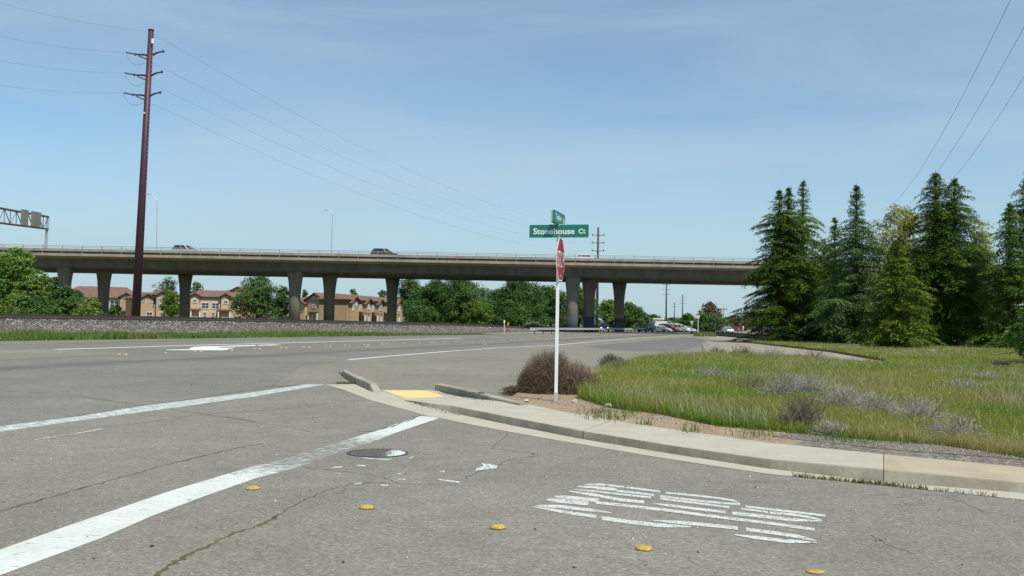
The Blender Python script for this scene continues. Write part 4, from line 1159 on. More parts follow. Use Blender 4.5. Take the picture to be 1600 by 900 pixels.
# ================================================================== TUMBLEWEED AND BRUSH
def brush(name, c, rx, ry, rz_, n, mat, seed, label, cat='bush', rad=0.0035, seglen=0.22, curl=1.2, root=(0, 0, 0.0), steps=5, group=None, up_=0.25, core=0.05):
    """ball of thin curved twigs (three-sided tapering strips)"""
    rg2 = np.random.default_rng(seed)
    d = unit(rg2.normal(size=(n, 3))); d[:, 2] = np.abs(d[:, 2]) * 0.95 + up_ * rg2.uniform(-0.6, 1, n); d = unit(d)
    start = rg2.uniform(core, 0.72, (n, 1)) * d * np.array([rx, ry, rz_])
    P_ = start + np.array(root); dirn = unit(d * (1 if curl < 1.05 else 0.45) + rg2.normal(size=(n, 3)) * 0.5)
    bendv = rg2.normal(size=(n, 3)) * curl
    allp = [P_.copy()]
    sl_ = seglen * rg2.uniform(0.5, 1.2, (n, 1))
    for k in range(steps - 1):
        dirn = unit(dirn + bendv * 0.18 + rg2.normal(size=(n, 3)) * 0.16)
        P_ = P_ + dirn * sl_ / (steps - 1) * 2
        q = P_ / np.array([rx, ry, rz_]); r_ = np.linalg.norm(q, axis=1, keepdims=True); lim = 1.0 + 0.07 * rg2.normal(size=(n, 1))
        P_ = np.where(r_ > lim, P_ * lim / r_, P_)
        P_[:, 2] = np.maximum(P_[:, 2], 0.005)
        allp.append(P_.copy())
    A = np.stack(allp, 1)  # n,steps,3
    side = unit(rg2.normal(size=(n, 3))); side2 = unit(np.cross(side, dirn))
    w = rad * np.linspace(1.0, 0.35, steps)[None, :, None] * rg2.uniform(0.6, 1.4, (n, 1, 1))
    V = np.stack([A + side[:, None] * w, A - side[:, None] * w * .5 + side2[:, None] * w * .8, A - side[:, None] * w * .5 - side2[:, None] * w * .8], 2)
    V = V.reshape(n, steps * 3, 3) + np.array([c[0], c[1], c[2]])
    fs = []
    for k in range(steps - 1):
        for j in range(3):
            fs.append([k * 3 + j, k * 3 + (j + 1) % 3, (k + 1) * 3 + (j + 1) % 3, (k + 1) * 3 + j])
    fs = np.array(fs); Fx = (fs[None] + (steps * 3) * np.arange(n)[:, None, None]).reshape(-1, 4)
    o = np_mesh(name, V.reshape(-1, 3), Fx, 4, mat, origin=c)
    return setp(o, label, cat, group)
m_tumble = leafmat('tumble_twigs', [(0.09, 0.060, 0.038), (0.15, 0.103, 0.068), (0.21, 0.15, 0.102), (0.28, 0.205, 0.14)], trans=0, noise_scale=1.2, shift=0.2)
m_tumble2 = leafmat('tumble_twigs_pale', [(0.16, 0.115, 0.08), (0.24, 0.175, 0.125), (0.32, 0.245, 0.18)], trans=0, noise_scale=1.2, shift=0.2)
m_greyt = leafmat('grey_twigs', [(0.24, 0.22, 0.19), (0.35, 0.32, 0.28), (0.48, 0.44, 0.38)], trans=0, shift=0.2)
m_brownt = leafmat('brown_twigs', [(0.12, 0.10, 0.075), (0.19, 0.155, 0.12), (0.27, 0.22, 0.17)], trans=0, shift=0.2)
cb = G(862, 622, 0.09)
brush('tumbleweed', (cb.x - 0.02, cb.y + 0.85, 0.08), 0.62, 0.60, 0.90, 9500, m_tumble, 21, 'big round dark brown tumbleweed directly behind the sign post', rad=0.0036, seglen=0.30, curl=1.9)
brush('tumbleweed', (cb.x + 0.50, cb.y + 0.75, 0.08), 0.54, 0.50, 0.66, 3800, m_tumble2, 22, 'paler wispy tumbleweed at the right side of the big dark one', rad=0.0034, seglen=0.24, curl=1.0)
g0 = G(817, 618, 0.02)
brush('tumbleweed', (g0.x - 0.1, g0.y + 0.35, 0.03), 0.40, 0.3, 0.16, 700, m_tumble, 23, 'low flattened tangle of dead brush lying left of the big tumbleweed', rad=0.004, curl=1.0)
gw = G(826, 606, 0.0)
brush('weed', (gw.x - 0.03, gw.y + 0.35, 0.0), 0.24, 0.22, 0.42, 300, leafmat('weed_green', [(0.05, 0.10, 0.03), (0.10, 0.15, 0.05), (0.20, 0.22, 0.12)], shift=0.2), 24, 'green weed at the left edge of the big tumbleweed', 'plant', rad=0.008, curl=0.5)
gw = G(955, 574, 0.05)
brush('weed', (gw.x, gw.y, 0.05), 0.55, 0.4, 0.45, 500, MATS['weed_green'], 25, 'green weed clump at the far corner of the grass, right of the tumbleweeds', 'plant', rad=0.008, curl=0.5)
# dead brush in the field
shr = [(1255, 672, .42, .48, m_brownt, 900, 'brown dead shrub near the footway, lowest in the field'),
       (1225, 632, .62, .62, m_greyt, 800, 'pale grey dead brush upper left of the brown shrub'),
       (1262, 628, .60, .58, m_greyt, 800, 'pale grey dead brush just above the brown shrub'),
       (1318, 648, .65, .50, m_greyt, 800, 'pale grey dead brush right of the brown shrub'),
       (1365, 655, .60, .42, m_greyt, 700, 'pale grey dead brush in the middle of the grey patch'),
       (1432, 665, .60, .42, m_greyt, 700, 'pale grey dead brush at the right of the grey patch'),
       (1505, 617, .75, .35, m_greyt, 500, 'grey dead brush low in the grass toward the right edge'),
       (1540, 600, .75, .3, m_greyt, 400, 'grey dead brush highest in the grass at the right'),
       (1180, 620, .8, .40, m_brownt, 500, 'brown dead weeds in the middle of the field'),
       (1110, 598, .8, .40, m_greyt, 500, 'faint grey dead weeds in the left part of the field'),
       (1120, 556, .6, .42, m_brownt, 350, 'thin brown dead weed at the far left edge of the field'),
       (1160, 558, .9, .55, m_brownt, 500, 'brown dead weeds at the far edge of the field before the dirt track'),
       (1205, 562, 1.1, .55, m_greyt, 500, 'grey dead weeds standing against the dirt track'),
       (1270, 566, 1.2, .5, m_brownt, 500, 'wide brown dead weeds at the far edge before the cedars'),
       (1100, 552, .5, .8, m_greyt, 120, 'tall thin pale weed stalks rising at the far left edge of the field'),
       (965, 582, .7, .35, m_brownt, 500, 'brown dead weeds between the tumbleweeds and the grass'),
       (1300, 682, .3, .2, m_greyt, 220, 'small grey dead weed at the edge of the gravel'),
       (1490, 690, .5, .32, m_greyt, 350, 'thin grey dead weed above the gravel near the right edge')]
for i, (px_, py_, r_, h_, mt, n_, lb) in enumerate(shr):
    g_ = G(px_, py_, ZF)
    brush('dead_shrub', (g_.x, g_.y, ZF), r_, r_ * .8, h_ * 1.0, int(n_ * .62), mt, 40 + i, lb, 'shrub', rad=0.002 + 0.00016 * g_.y, seglen=0.2, curl=0.6, up_=0.9, group='dead brush in the field', core=0.02)

# rocks and pebbles
def rock(c, sx, sy, sz, seed, label, mat=m_rock, name='rock', cat='rock'):
    import bmesh
    bm = bmesh.new(); bmesh.ops.create_icosphere(bm, subdivisions=3, radius=1)
    rr_ = random.Random(seed); axs = [(Vector((rr_.uniform(-1, 1), rr_.uniform(-1, 1), rr_.uniform(-1, 1))).normalized(), rr_.uniform(0.55, 0.9)) for _ in range(12)]
    for v_ in bm.verts:
        for ax, lim in axs:
            dd_ = v_.co.dot(ax)
            if dd_ > lim: v_.co -= ax * (dd_ - lim) * 0.9
        v_.co.x *= sx; v_.co.y *= sy; v_.co.z = v_.co.z * sz + sz * 0.5
    me = bpy.data.meshes.new(name); bm.to_mesh(me); bm.free()
    o = link_mesh(name, me, mat, loc=c); return setp(o, label, cat)
rock(G(898, 629.5, .13), .075, .06, .05, 1, 'pale rock on the dirt right of the sign post')
rock(G(951, 636.5, .13), .075, .06, .045, 2, 'pale rock at the edge of the grass, right of the other rock')
rock(G(823, 627.5, .13), .05, .05, .03, 3, 'small pale rock left of the sign post under the tumbleweed')
rock(G(1457, 552, ZF), .32, .25, .14, 4, 'white lump lying in the grass before the cedars', pbr('white_lump', (0.75, 0.75, 0.75), 0.8, 0.1, 3), 'rock')
ps = []
vpoly = [(p.x, p.y) for p in vp]
for _ in range(26000):
    y_ = rg.uniform(8.2, 18); x_ = rg.uniform(-0.02, 0.62) * y_; ps.append((x_, y_))
ps = np.array(ps); k1 = pip(vpoly, ps[:, 0], ps[:, 1]); ps = ps[k1]
dist_ok = ps
pz = np.full((len(ps), 1), 0.138)
szs = np.clip(rg.exponential(0.0045, len(ps)) + 0.0025, 0, 0.024)
stones('pebbles', np.hstack([ps, pz]), szs, leafmat('pebble', [(0.15, 0.12, 0.085), (0.25, 0.19, 0.125), (0.34, 0.26, 0.17), (0.27, 0.24, 0.19), (0.52, 0.46, 0.37)], trans=0, shift=0.1), 8)['kind'] = 'stuff'
# grit scattered on the asphalt and along the gutter, weeds on the gutter seam
ps = []
for _ in range(2600):
    y_ = rg.uniform(3.8, 30) ; x_ = rg.uniform(-0.55, 0.55) * y_; ps.append((x_, y_, 0.012))
for _ in range(500):
    x_ = rg.uniform(640, 720); q = G(x_, interp(x_, FB) + rg.exponential(1.2), 0.014); ps.append(tuple(q))
for _ in range(500):
    x_ = rg.uniform(684, 770); q = G(x_, interp(x_, BK) + 1 + rg.exponential(1.0), 0.03 + .1 * max(0, (x_ - 703)) / 95); ps.append(tuple(q))
stones('grit', np.array(ps), np.clip(rg.exponential(0.0035, len(ps)) + 0.002, 0, 0.014), leafmat('grit_stone', [(0.06, 0.05, 0.05), (0.2, 0.18, 0.16), (0.5, 0.47, 0.42), (0.7, 0.68, 0.62)], trans=0, shift=0.02), 9)['kind'] = 'stuff'
XX, YY, ZZ = [], [], []
for x0, x1, cnt in ((1238, 1450, 520), (1450, 1560, 60), (1340, 1400, 160)):
    for _ in range(cnt):
        x_ = rg.uniform(x0, x1); q = G(x_, interp(x_, E) + rg.normal() * .35, 0.01); XX.append(q.x); YY.append(q.y)
for _ in range(500):
    t_ = rg.uniform(); q = G(529 + 27 * t_, 582 + 17.5 * t_ + rg.normal() * 0.7, 0.01); XX.append(q.x); YY.append(q.y)
for _ in range(700):
    x_ = rg.uniform(525, 560); q = G(x_, 599.5 + rg.normal() * .6, 0.01); XX.append(q.x); YY.append(q.y)
XX = np.array(XX); YY = np.array(YY); n = len(XX)
blades('seam_weeds', XX, YY, np.full(n, 0.01), rg.uniform(0.010, 0.055, n), np.full(n, 0.004), leafmat('seam_weed', [(0.09, 0.13, 0.02), (0.16, 0.17, 0.04), (0.26, 0.21, 0.09)], shift=.2), 17, lean=1.0)

# ================================================================== TREES AT RIGHT
c_dark = leafmat('cedar_dark', [(0.043, 0.087, 0.013), (0.076, 0.14, 0.02), (0.118, 0.196, 0.029), (0.179, 0.252, 0.045)], trans=0.12, noise_scale=0.9, shift=0.5)
c_yel = leafmat('cedar_yellow', [(0.066, 0.112, 0.014), (0.11, 0.172, 0.020), (0.165, 0.23, 0.030), (0.22, 0.27, 0.048)], trans=0.15, noise_scale=0.9, shift=0.5)
c_blue = leafmat('cedar_blue', [(0.054, 0.101, 0.029), (0.09, 0.157, 0.045), (0.14, 0.218, 0.065), (0.19, 0.274, 0.095)], trans=0.12, noise_scale=0.9, shift=0.5)
def cd_(px, Yd, top_py, half_px, mat, seed, label, **k):
    x_ = (px - 800) / F * Yd; ztop = P(px, top_py, Yd).z
    return cedar(x_, Yd, 0.1, ztop - 0.1, half_px * 1.27 / F * Yd, mat, seed, label, **k)
cd_(1224, 92, 290, 60, c_dark, 1, 'dark green twin-topped cedar, leftmost of the row, before the overpass', tops=((-0.45, 0, 0.985), (0.45, 0, 1.0)), nb=300, pw=0.62)
cd_(1254, 95, 279, 56, c_yel, 2, 'tall yellowish-tipped cedar just right of the leftmost twin-topped one', nb=230, pw=0.66)
cd_(1304, 88, 338, 42, c_dark, 3, 'short thin-topped dark cedar between the yellowish and the blue-green one', nb=170, pw=0.6)
cd_(1338, 82, 286, 66, c_blue, 4, 'slender blue-green cedar left of the round-crowned pale tree', nb=280, pw=0.72)
cd_(1402, 69, 374, 60, c_yel, 5, 'short bright yellow-green cedar standing in front of the others', nb=260, pw=0.62)
cd_(1478, 82, 266, 66, c_dark, 6, 'largest cedar with two drooping bent tops', tops=((-0.9, 0, 1.0), (0.75, 0, 0.965)), nb=330, pw=0.50, droop=0.65)
cd_(1440, 92, 388, 58, c_dark, 16, 'low dark cedar in shade between the yellow-green and the largest one', nb=170, pw=0.5)
cd_(1578, 74, 315, 48, c_dark, 7, 'thin-topped dark cedar at the right edge, left of the last one', nb=230, pw=0.6)
cd_(1606, 76, 262, 62, c_dark, 8, 'last cedar cut by the right edge of the picture', nb=260, pw=0.6)
cd_(1288, 99, 372, 64, c_dark, 17, 'low dark cedar filling the gap behind the slender blue-green one', nb=170, pw=0.5)
cd_(1535, 90, 385, 62, c_dark, 18, 'low shaded cedar between the largest one and the right-edge pair', nb=170, pw=0.45)

def bl(px, Yd, top_py, w_px, mat, seed, label, name='broadleaf_tree', base_z=0.0, **k):
    x_ = (px - 800) / F * Yd; zt = P(px, top_py, Yd).z
    return broadleaf(name, x_, Yd, base_z, zt - base_z, w_px / F * Yd, mat, seed, label, **k)
l_spring = leafmat('leaf_spring', [(0.24, 0.27, 0.07), (0.34, 0.35, 0.11), (0.44, 0.43, 0.16)], trans=0.35, noise_scale=0.25, shift=0.3)
l_mid = leafmat('leaf_mid', [(0.041, 0.101, 0.022), (0.068, 0.15, 0.033), (0.111, 0.194, 0.046), (0.153, 0.229, 0.066)], trans=0.25, noise_scale=0.2, shift=0.3)
l_light = leafmat('leaf_light', [(0.09, 0.18, 0.028), (0.14, 0.25, 0.038), (0.20, 0.30, 0.055), (0.26, 0.32, 0.09)], trans=0.3, noise_scale=0.25, shift=0.3)
l_dark = leafmat('leaf_dark', [(0.031, 0.083, 0.018), (0.053, 0.126, 0.025), (0.085, 0.162, 0.035), (0.119, 0.198, 0.055)], trans=0.2, noise_scale=0.15, shift=0.3)
l_oak = leafmat('leaf_oak', [(0.055, 0.11, 0.030), (0.10, 0.17, 0.048), (0.15, 0.22, 0.065)], trans=0.2, noise_scale=0.2, shift=0.3)
l_brown = leafmat('leaf_brown', [(0.11, 0.075, 0.055), (0.17, 0.12, 0.085), (0.22, 0.17, 0.12)], trans=0.2, noise_scale=0.2, shift=0.3)
bl(1402, 104, 315, 112, l_spring, 31, 'round-crowned pale tree with new yellow-green leaves behind the cedars', n=11000, leaf=0.14, low=0.30, lobes=12, airy=0.1)
bl(1532, 105, 330, 75, l_spring, 32, 'sparse pale tree half hidden behind the largest cedar', n=5000, leaf=0.12, low=0.30, lobes=10, airy=0.3)
bl(1710, 36, 405, 275, l_light, 33, 'bright green bushy tree at the right edge casting shade on the grass', n=20000, leaf=0.10, low=0.06, lobes=11)
# culvert in the shade of that tree
cv = G(1571, 582, 0.10)
mb = MB(); rr = []
for r1_, yy in ((0.25, 0), (0.25, 0.6), (0.2, 0.6), (0.2, 0.02)):
    rr.append([Vector((cv.x + r1_ * math.cos(t), cv.y + yy, cv.z + 0.10 + r1_ * math.sin(t))) for t in [2 * math.pi * i / 20 for i in range(20)]])
rr.insert(0, [Vector((cv.x + 0.2 * math.cos(t), cv.y - 0.0, cv.z + 0.10 + 0.2 * math.sin(t))) for t in [2 * math.pi * i / 20 for i in range(20)]])
mb.rings([rr[4], rr[0], rr[1], rr[2], rr[3]])
setp(mb.build('drain_pipe', m_dark, origin=cv), 'dark open drain pipe end in the shaded grass at the right edge', 'drain pipe')

# ================================================================== OVERPASS
YB = 165.0
def zline(y_off, Yd): return EYE + y_off / F * Yd
z_top = zline(103.0, YB); z_bb = zline(91.6, YB); z_gb = zline(73.6, YB + 2.5)
XL, XR = -150.0, 125.0
def overpass(Y0, wd, zt, zbb, zgb, label, cols, rail=True):
    b_ = empty('overpass_bridge', (XL, Y0, 0), label, 'bridge')
    def ext(prof, nm, mat, x0=XL, x1=XR):
        mb = MB(); mb.rings([[Vector((x0, y, z)) for y, z in prof], [Vector((x1, y, z)) for y, z in prof]]); return mb.build(nm, mat, b_)
    # deck slab with overhangs
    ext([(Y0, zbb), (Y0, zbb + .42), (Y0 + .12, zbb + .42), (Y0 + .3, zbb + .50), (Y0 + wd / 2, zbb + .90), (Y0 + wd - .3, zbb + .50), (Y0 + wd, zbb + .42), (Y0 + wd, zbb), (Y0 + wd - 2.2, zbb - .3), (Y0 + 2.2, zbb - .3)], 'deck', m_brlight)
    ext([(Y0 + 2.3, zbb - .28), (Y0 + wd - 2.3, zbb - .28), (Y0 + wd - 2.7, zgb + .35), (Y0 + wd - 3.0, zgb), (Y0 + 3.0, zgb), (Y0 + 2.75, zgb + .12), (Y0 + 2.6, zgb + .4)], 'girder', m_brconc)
    for sy in (0, 1):
        ya = Y0 + 0.02 if sy == 0 else Y0 + wd - 0.32
        ext([(ya, zt - .46), (ya + .30, zt - .46), (ya + .30, zt), (ya, zt)], 'parapet_beam', m_brlight)
        rec = (ya + .12) if sy == 0 else ya + .05
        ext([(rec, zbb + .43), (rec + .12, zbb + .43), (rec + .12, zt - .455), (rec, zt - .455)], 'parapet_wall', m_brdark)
        mb = MB(); x = XL + 1
        while x < XR:
            mb.box((x, ya + .075, (zbb + .42 + zt - .46) / 2), (0.06, 0.06, zt - .46 - zbb - .42)); x += 3.4
        mb.build('parapet_posts', m_conc, b_)
        mb = MB(); x = XL + 1
        for zz in (0.24, 0.50): mb.tube([(XL, ya + .15, zt + zz), (XR, ya + .15, zt + zz)], 0.045, 6)
        while x < XR:
            mb.box((x, ya + .15, zt + .25), (0.10, 0.10, 0.5)); x += 3.4
        mb.build('railing', m_railing, b_)
    for (px, Yc, blue) in cols:
        X = (px - 800) / F * Yc
        r_ = 0.98; H_ = zgb + .05
        mb = MB(); pr = [(r_, -0.2), (r_, H_ * .45)]
        for k in range(1, 9): t = k / 8; pr.append((r_ + 0.52 * t ** 2.0, H_ * (.45 + .55 * t)))
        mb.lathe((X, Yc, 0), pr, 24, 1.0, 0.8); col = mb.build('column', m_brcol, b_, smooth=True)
        if blue:
            mb = MB(); mb.lathe((X, Yc, 0), [(r_ + .012, 0), (r_ + .012, 2.75)], 24, 1.0, 0.8); mb.build('painted_band', m_blue, col, smooth=True)
    return b_
overpass(YB, 13.5, z_top, z_bb, z_gb, 'long near concrete overpass carrying cars across the whole view',
         [(101, YB + 4, 0), (461, YB + 4, 0), (895, YB + 4, 1), (162, YB + 10, 0), (515, YB + 10, 0), (921, YB + 10, 1), (1395, YB + 4, 0)])
z2 = zline(67.2, 188.5)
overpass(186.0, 13.0, z_top + 0.2, z_bb + 0.2, z2, 'second concrete overpass right behind the first, seen between its columns',
         [(289, 192.5, 0), (613, 192.5, 0), (968, 192.5, 1)])

# ================================================================== VEHICLES
def car_colour(c, n): return pbr('car_paint_' + n, c, 0.25, 0.03, 3, spec=0.6)
def vehicle(name, p, heading, kind, paintm, label, lights=False, cat='car', hatch_open=False, group=None):
    """local +x is the front"""
    dims = {'suv': (4.8, 1.9, 1.8), 'sedan': (4.7, 1.8, 1.42), 'pickup': (5.3, 1.95, 1.8), 'van': (5.2, 2.0, 2.05), 'truck': (6.5, 2.3, 2.9)}[kind]
    L, W, H = dims; t = empty(name, (0, 0, 0), label, cat, group)
    gc = 0.28; belt = {'suv': 1.08, 'sedan': 0.92, 'pickup': 1.12, 'van': 1.15, 'truck': 1.4}[kind]
    # body lower
    prof = {'suv': [(-.5, .35), (-.5, .75), (-.485, 1.0), (-.47, 1.06), (.20, 1.08), (.27, 1.04), (.44, .95), (.485, .80), (.5, .55), (.49, .32)],
            'sedan': [(-.5, .35), (-.5, .75), (-.47, .93), (-.30, .97), (.18, .93), (.25, .90), (.44, .78), (.49, .65), (.5, .45), (.48, .26)],
            'pickup': [(-.5, .45), (-.5, 1.05), (-.13, 1.1), (-.12, 1.12), (.2, 1.12), (.27, 1.1), (.46, 1.02), (.49, .85), (.5, .5), (.49, .4)],
            'van': [(-.5, .35), (-.5, 1.1), (-.49, 1.18), (.30, 1.18), (.36, 1.12), (.47, .95), (.495, .8), (.5, .5), (.49, .32)],
            'truck': [(-.5, .6), (-.5, .9), (.15, .9), (.16, 1.4), (.42, 1.4), (.49, 1.2), (.5, .8), (.49, .45)]}[kind]
    mb = MB(); rings = []
    for sy, ins in ((-1, .06), (-.97, 0.0), (.97, 0.0), (1, .06)):
        rings.append([Vector((x * L * (1 - ins * .1), sy * W / 2, gc + (z - gc) * (1 - ins * .3))) for x, z in prof])
    mb.rings(rings)
    cab = {'suv': (-.485, .29, -.36, .06), 'sedan': (-.38, .27, -.20, .04), 'pickup': (-.13, .25, -.10, .12), 'van': (-.49, .36, -.47, .20), 'truck': (.16, .42, .17, .36)}[kind]
    xb0, xb1, xt0, xt1 = [q * L for q in cab]
    def fr(z): 
        k = (z - belt) / (H - belt); return xb0 + (xt0 - xb0) * k, xb1 + (xt1 - xb1) * k, W / 2 * (0.96 - 0.17 * k)
    r_ = []
    for z in (H - .09, H - .03, H):
        x0, x1, w_ = fr(min(z, H - .04)); s_ = 1.0 if z < H - .04 else (0.95 if z < H else 0.78)
        cx = (x0 + x1) / 2; hx = (x1 - x0) / 2 * s_ + 0.02
        r_.append([Vector((cx - hx, -w_ * s_ - .01, z)), Vector((cx + hx, -w_ * s_ - .01, z)), Vector((cx + hx, w_ * s_ + .01, z)), Vector((cx - hx, w_ * s_ + .01, z))])
    mb.rings(r_)
    # pillars
    for sy in (-1, 1):
        ks = [0.0, .42, .74, 1.0] if kind != 'pickup' else [0, .5, 1.0]
        if kind == 'truck': ks = [0, 1.0]
        for k in ks:
            x0, x1, w0 = fr(belt - .02); a_ = x0 + (x1 - x0) * k; x0, x1, w1 = fr(H - .05); b2 = x0 + (x1 - x0) * k
            mb.tube([(a_, sy * (w0 + .005), belt - .02), (b2, sy * (w1 + .005), H - .05)], 0.045, 4)
    if kind == 'truck':
        mb.box((-.17 * L, 0, 1.95), (.62 * L, W, 1.9))
    mb.build('body', paintm, t, world=False)
    mb = MB(); x0, x1, w0 = fr(belt - .03); x2, x3, w1 = fr(H - .085)
    mb.rings([[Vector((x0, -w0, belt - .03)), Vector((x1, -w0, belt - .03)), Vector((x1, w0, belt - .03)), Vector((x0, w0, belt - .03))],
              [Vector((x2, -w1, H - .085)), Vector((x3, -w1, H - .085)), Vector((x3, w1, H - .085)), Vector((x2, w1, H - .085))]])
    mb.build('windows', m_glass, t, world=False)
    wr = 0.34 if kind in ('sedan',) else 0.38
    for sx in (-.31, .32):
        for sy in (-1, 1):
            mb = MB(); y0 = sy * (W / 2 - .2); y1 = sy * (W / 2 + .012)
            rg_ = [[Vector((sx * L + q * math.cos(a_), yy, wr + q * math.sin(a_))) for a_ in [2 * math.pi * i / 16 for i in range(16)]] for q, yy in ((wr, y0), (wr, y1 - sy * .02), (wr * .9, y1))]
            mb.rings(rg_); wh = mb.build('wheel', m_rubber, t, world=False)
            mb = MB(); rg_ = [[Vector((sx * L + q * math.cos(a_), yy, wr + q * math.sin(a_))) for a_ in [2 * math.pi * i / 12 for i in range(12)]] for q, yy in ((wr * .58, y1), (wr * .5, y1 + sy * .012))]
            mb.rings(rg_); mb.build('hub', m_steel, wh, world=False)
    for sy in (-1, 1):
        mb = MB(); mb.box((L * .485, sy * W * .36, belt * .72), (.10, .30, .16))
        mm = m_lamp if lights else m_headl
        mb.build('headlight', mm, t, world=False)
        mb = MB(); mb.box((-L * .497, sy * W * .42, belt * .82), (.06, .18, .24)); mb.build('tail_light', m_tail, t, world=False)
    for xx in (-1, 1):
        mb = MB(); mb.box((xx * L * .49, 0, .42), (.14, W * .94, .18)); mb.build('bumper', paintm if kind != 'suv' else m_rubber, t, world=False)
    if hatch_open:
        mb = MB(); mb.rings([[Vector((-L * .44, -.75, H - .1)), Vector((-L * .44, .75, H - .1)), Vector((-L * .40, .75, H - .03)), Vector((-L * .40, -.75, H - .03))],
                             [Vector((-L * .62, -.7, H + .42)), Vector((-L * .62, .7, H + .42)), Vector((-L * .61, .7, H + .48)), Vector((-L * .61, -.7, H + .48))]])
        mb.build('raised_hatch', paintm, t, world=False)
    t.location = p; t.rotation_euler = (0, 0, heading)
    return t
m_headl = pbr('headlight_clear', (0.7, 0.7, 0.7), 0.2, 0.05, 4)
m_tail = pbr('tail_red', (0.25, 0.01, 0.01), 0.3, 0.05, 4)
m_lamp, nt, b, _ = newmat('headlight_on'); b.inputs['Base Color'].default_value = (1, .8, .6, 1)
b.inputs['Emission Color'].default_value = (1.0, 0.62, 0.38, 1); b.inputs['Emission Strength'].default_value = 2.2
zdk = z_bb + .5
def onb(px, Yd): return Vector(((px - 800) / F * Yd, Yd, zdk + 0.262))
vehicle('car', onb(290, YB + 4.5) , 0.0, 'suv', car_colour((0.42, 0.43, 0.45), 'silver'), 'silver estate car on the overpass at the left')
o = vehicle('car', onb(600, YB + 4.5), 0.0, 'suv', car_colour((0.02, 0.022, 0.025), 'black'), 'black off-road car in the middle of the overpass')
o = vehicle('car', onb(909, YB + 4.5), math.pi, 'sedan', car_colour((0.75, 0.76, 0.78), 'white'), 'white saloon car on the overpass right of the street sign')
# oncoming and parked
pw_ = MATS['car_paint_white']; pbk = MATS['car_paint_black']
vehicle('car', Vector(((946 - 800) / F * 205, 205, 0.0)), -math.pi / 2 - 0.12, 'suv', pbk, 'black off-road car with lit headlights coming under the overpass', lights=True)
def onl(px, Yd): return Vector(((px - 800) / F * Yd, Yd, 0.0))
vehicle('car', onl(1011, 205), math.pi + 0.95, 'suv', car_colour((0.03, 0.04, 0.035), 'dark_green'), 'dark green off-road car with raised tailgate, leftmost of the parked row', hatch_open=True, group='cars parked beyond the overpass')
vehicle('car', onl(1025, 214), -0.75, 'sedan', car_colour((0.03, 0.05, 0.22), 'blue'), 'dark blue car behind the white one in the parked row', group='cars parked beyond the overpass')
vehicle('car', onl(1033, 207), -0.8, 'sedan', pw_, 'white car between the dark green and the red one', group='cars parked beyond the overpass')
vehicle('car', onl(1045, 212), -0.65, 'suv', car_colour((0.22, 0.018, 0.02), 'red'), 'dark red off-road car in the middle of the parked row', group='cars parked beyond the overpass')
vehicle('box_truck', onl(1037, 320), 0.1, 'truck', car_colour((0.62, 0.66, 0.6), 'pale'), 'pale boxy truck standing behind the parked cars', cat='truck')
vehicle('van', onl(1052, 226), -0.6, 'van', pw_, 'white van behind the dark red car', cat='van', group='cars parked beyond the overpass')
vehicle('pickup_truck', onl(1061, 220), -0.6, 'pickup', car_colour((0.6, 0.61, 0.62), 'offwhite'), 'white pickup right of the dark red car', cat='pickup truck', group='cars parked beyond the overpass')
vehicle('car', onl(1072, 222), -0.7, 'sedan', car_colour((0.45, 0.5, 0.6), 'palesilver'), 'pale silver car at the right end of the parked row', group='cars parked beyond the overpass')
vehicle('car', onl(1138, 250), -math.pi / 2 + 0.1, 'sedan', pw_, 'white car on the far road left of the red one')
vehicle('car', onl(1153, 300), -math.pi / 2 + 0.2, 'sedan', MATS['car_paint_red'], 'small red car on the far road by the cedars')

# ================================================================== POLES, LAMPS, SIGNS
def pt(px, py, Yd): return P(px, py, Yd)
Yp = 100.0
pb = pt(211.5, 500, Yp); pb.z = 0; ptop = pt(236, 48, Yp)
pole = empty('power_pole', pb, 'tall dark red steel power pole at the left with three pairs of arms', 'power pole')
mb = MB(); mb.tube([pb, pb.lerp(ptop, .5), ptop], [.46, .37, .27], 20); mb.build('pole', m_rust, pole, smooth=True)
mb = MB(); mb.tube([ptop, ptop + Vector((0, 0, .12))], [.31, .31], 16); mb.build('cap', m_dark, pole)
m_armm = pbr('arm_steel', (0.035, 0.02, 0.03), 0.5, 0.1, 4)
m_ins = pbr('insulator_grey', (0.09, 0.08, 0.09), 0.4, 0.1, 4)
for (ry, ly) in ((80.5, 85), (112.5, 117), (144.5, 148)):
    xr = {80.5: 255, 112.5: 253, 144.5: 250.5}[ry]; xl = {85: 211.5, 117: 209.5, 148: 207.5}[ly]
    xc = (xr + xl) / 2 + 1.0
    a0 = pt(xc, ry + 6.5, Yp)
    mb = MB(); mb.tube([a0, pt(xc + 5, ry + 5, Yp), pt(xc + 12, ry + 1.6, Yp), pt(xr, ry, Yp)], [.13, .12, .09, .07], 8)
    mb.tube([pt(xr, ry - 1.6, Yp), pt(xr, ry + 1.6, Yp)], .12, 8); mb.build('arm', m_armm, pole)
    mb = MB(); mb.tube([pt(xc - 1, ly + 2.5, Yp), pt(xc - 8, ly + .6, Yp), pt(xl, ly, Yp)], [.12, .10, .07], 8)
    mb.tube([pt(xl, ly - 1.6, Yp), pt(xl, ly + 1.6, Yp)], .10, 8); mb.build('arm', m_armm, pole)
    mb = MB(); mb.tube([pt(xl - 2, ly - .6, Yp), pt(xl - 14, ly - 3, Yp)], .075, 8)
    mb.build('insulator', m_ins, pole)
    mb = MB(); mb.tube([pt(xl + 5, ly + 2, Yp), pt(xc - 4, ly + 8, Yp)], .07, 8); mb.build('insulator', m_ins, pole)
    mb = MB(); J = [(xl - 15, ly - 3), (xl - 12, ly + 5), (xl - 7, ly + 12), (xl + 1, ly + 16.5), (xl + 9, ly + 16), (xc - 4, ly + 12)]
    mb.tube([pt(x_, y_, Yp - .4) for x_, y_ in J], .018, 5); mb.build('jumper_cable', m_wire, pole)
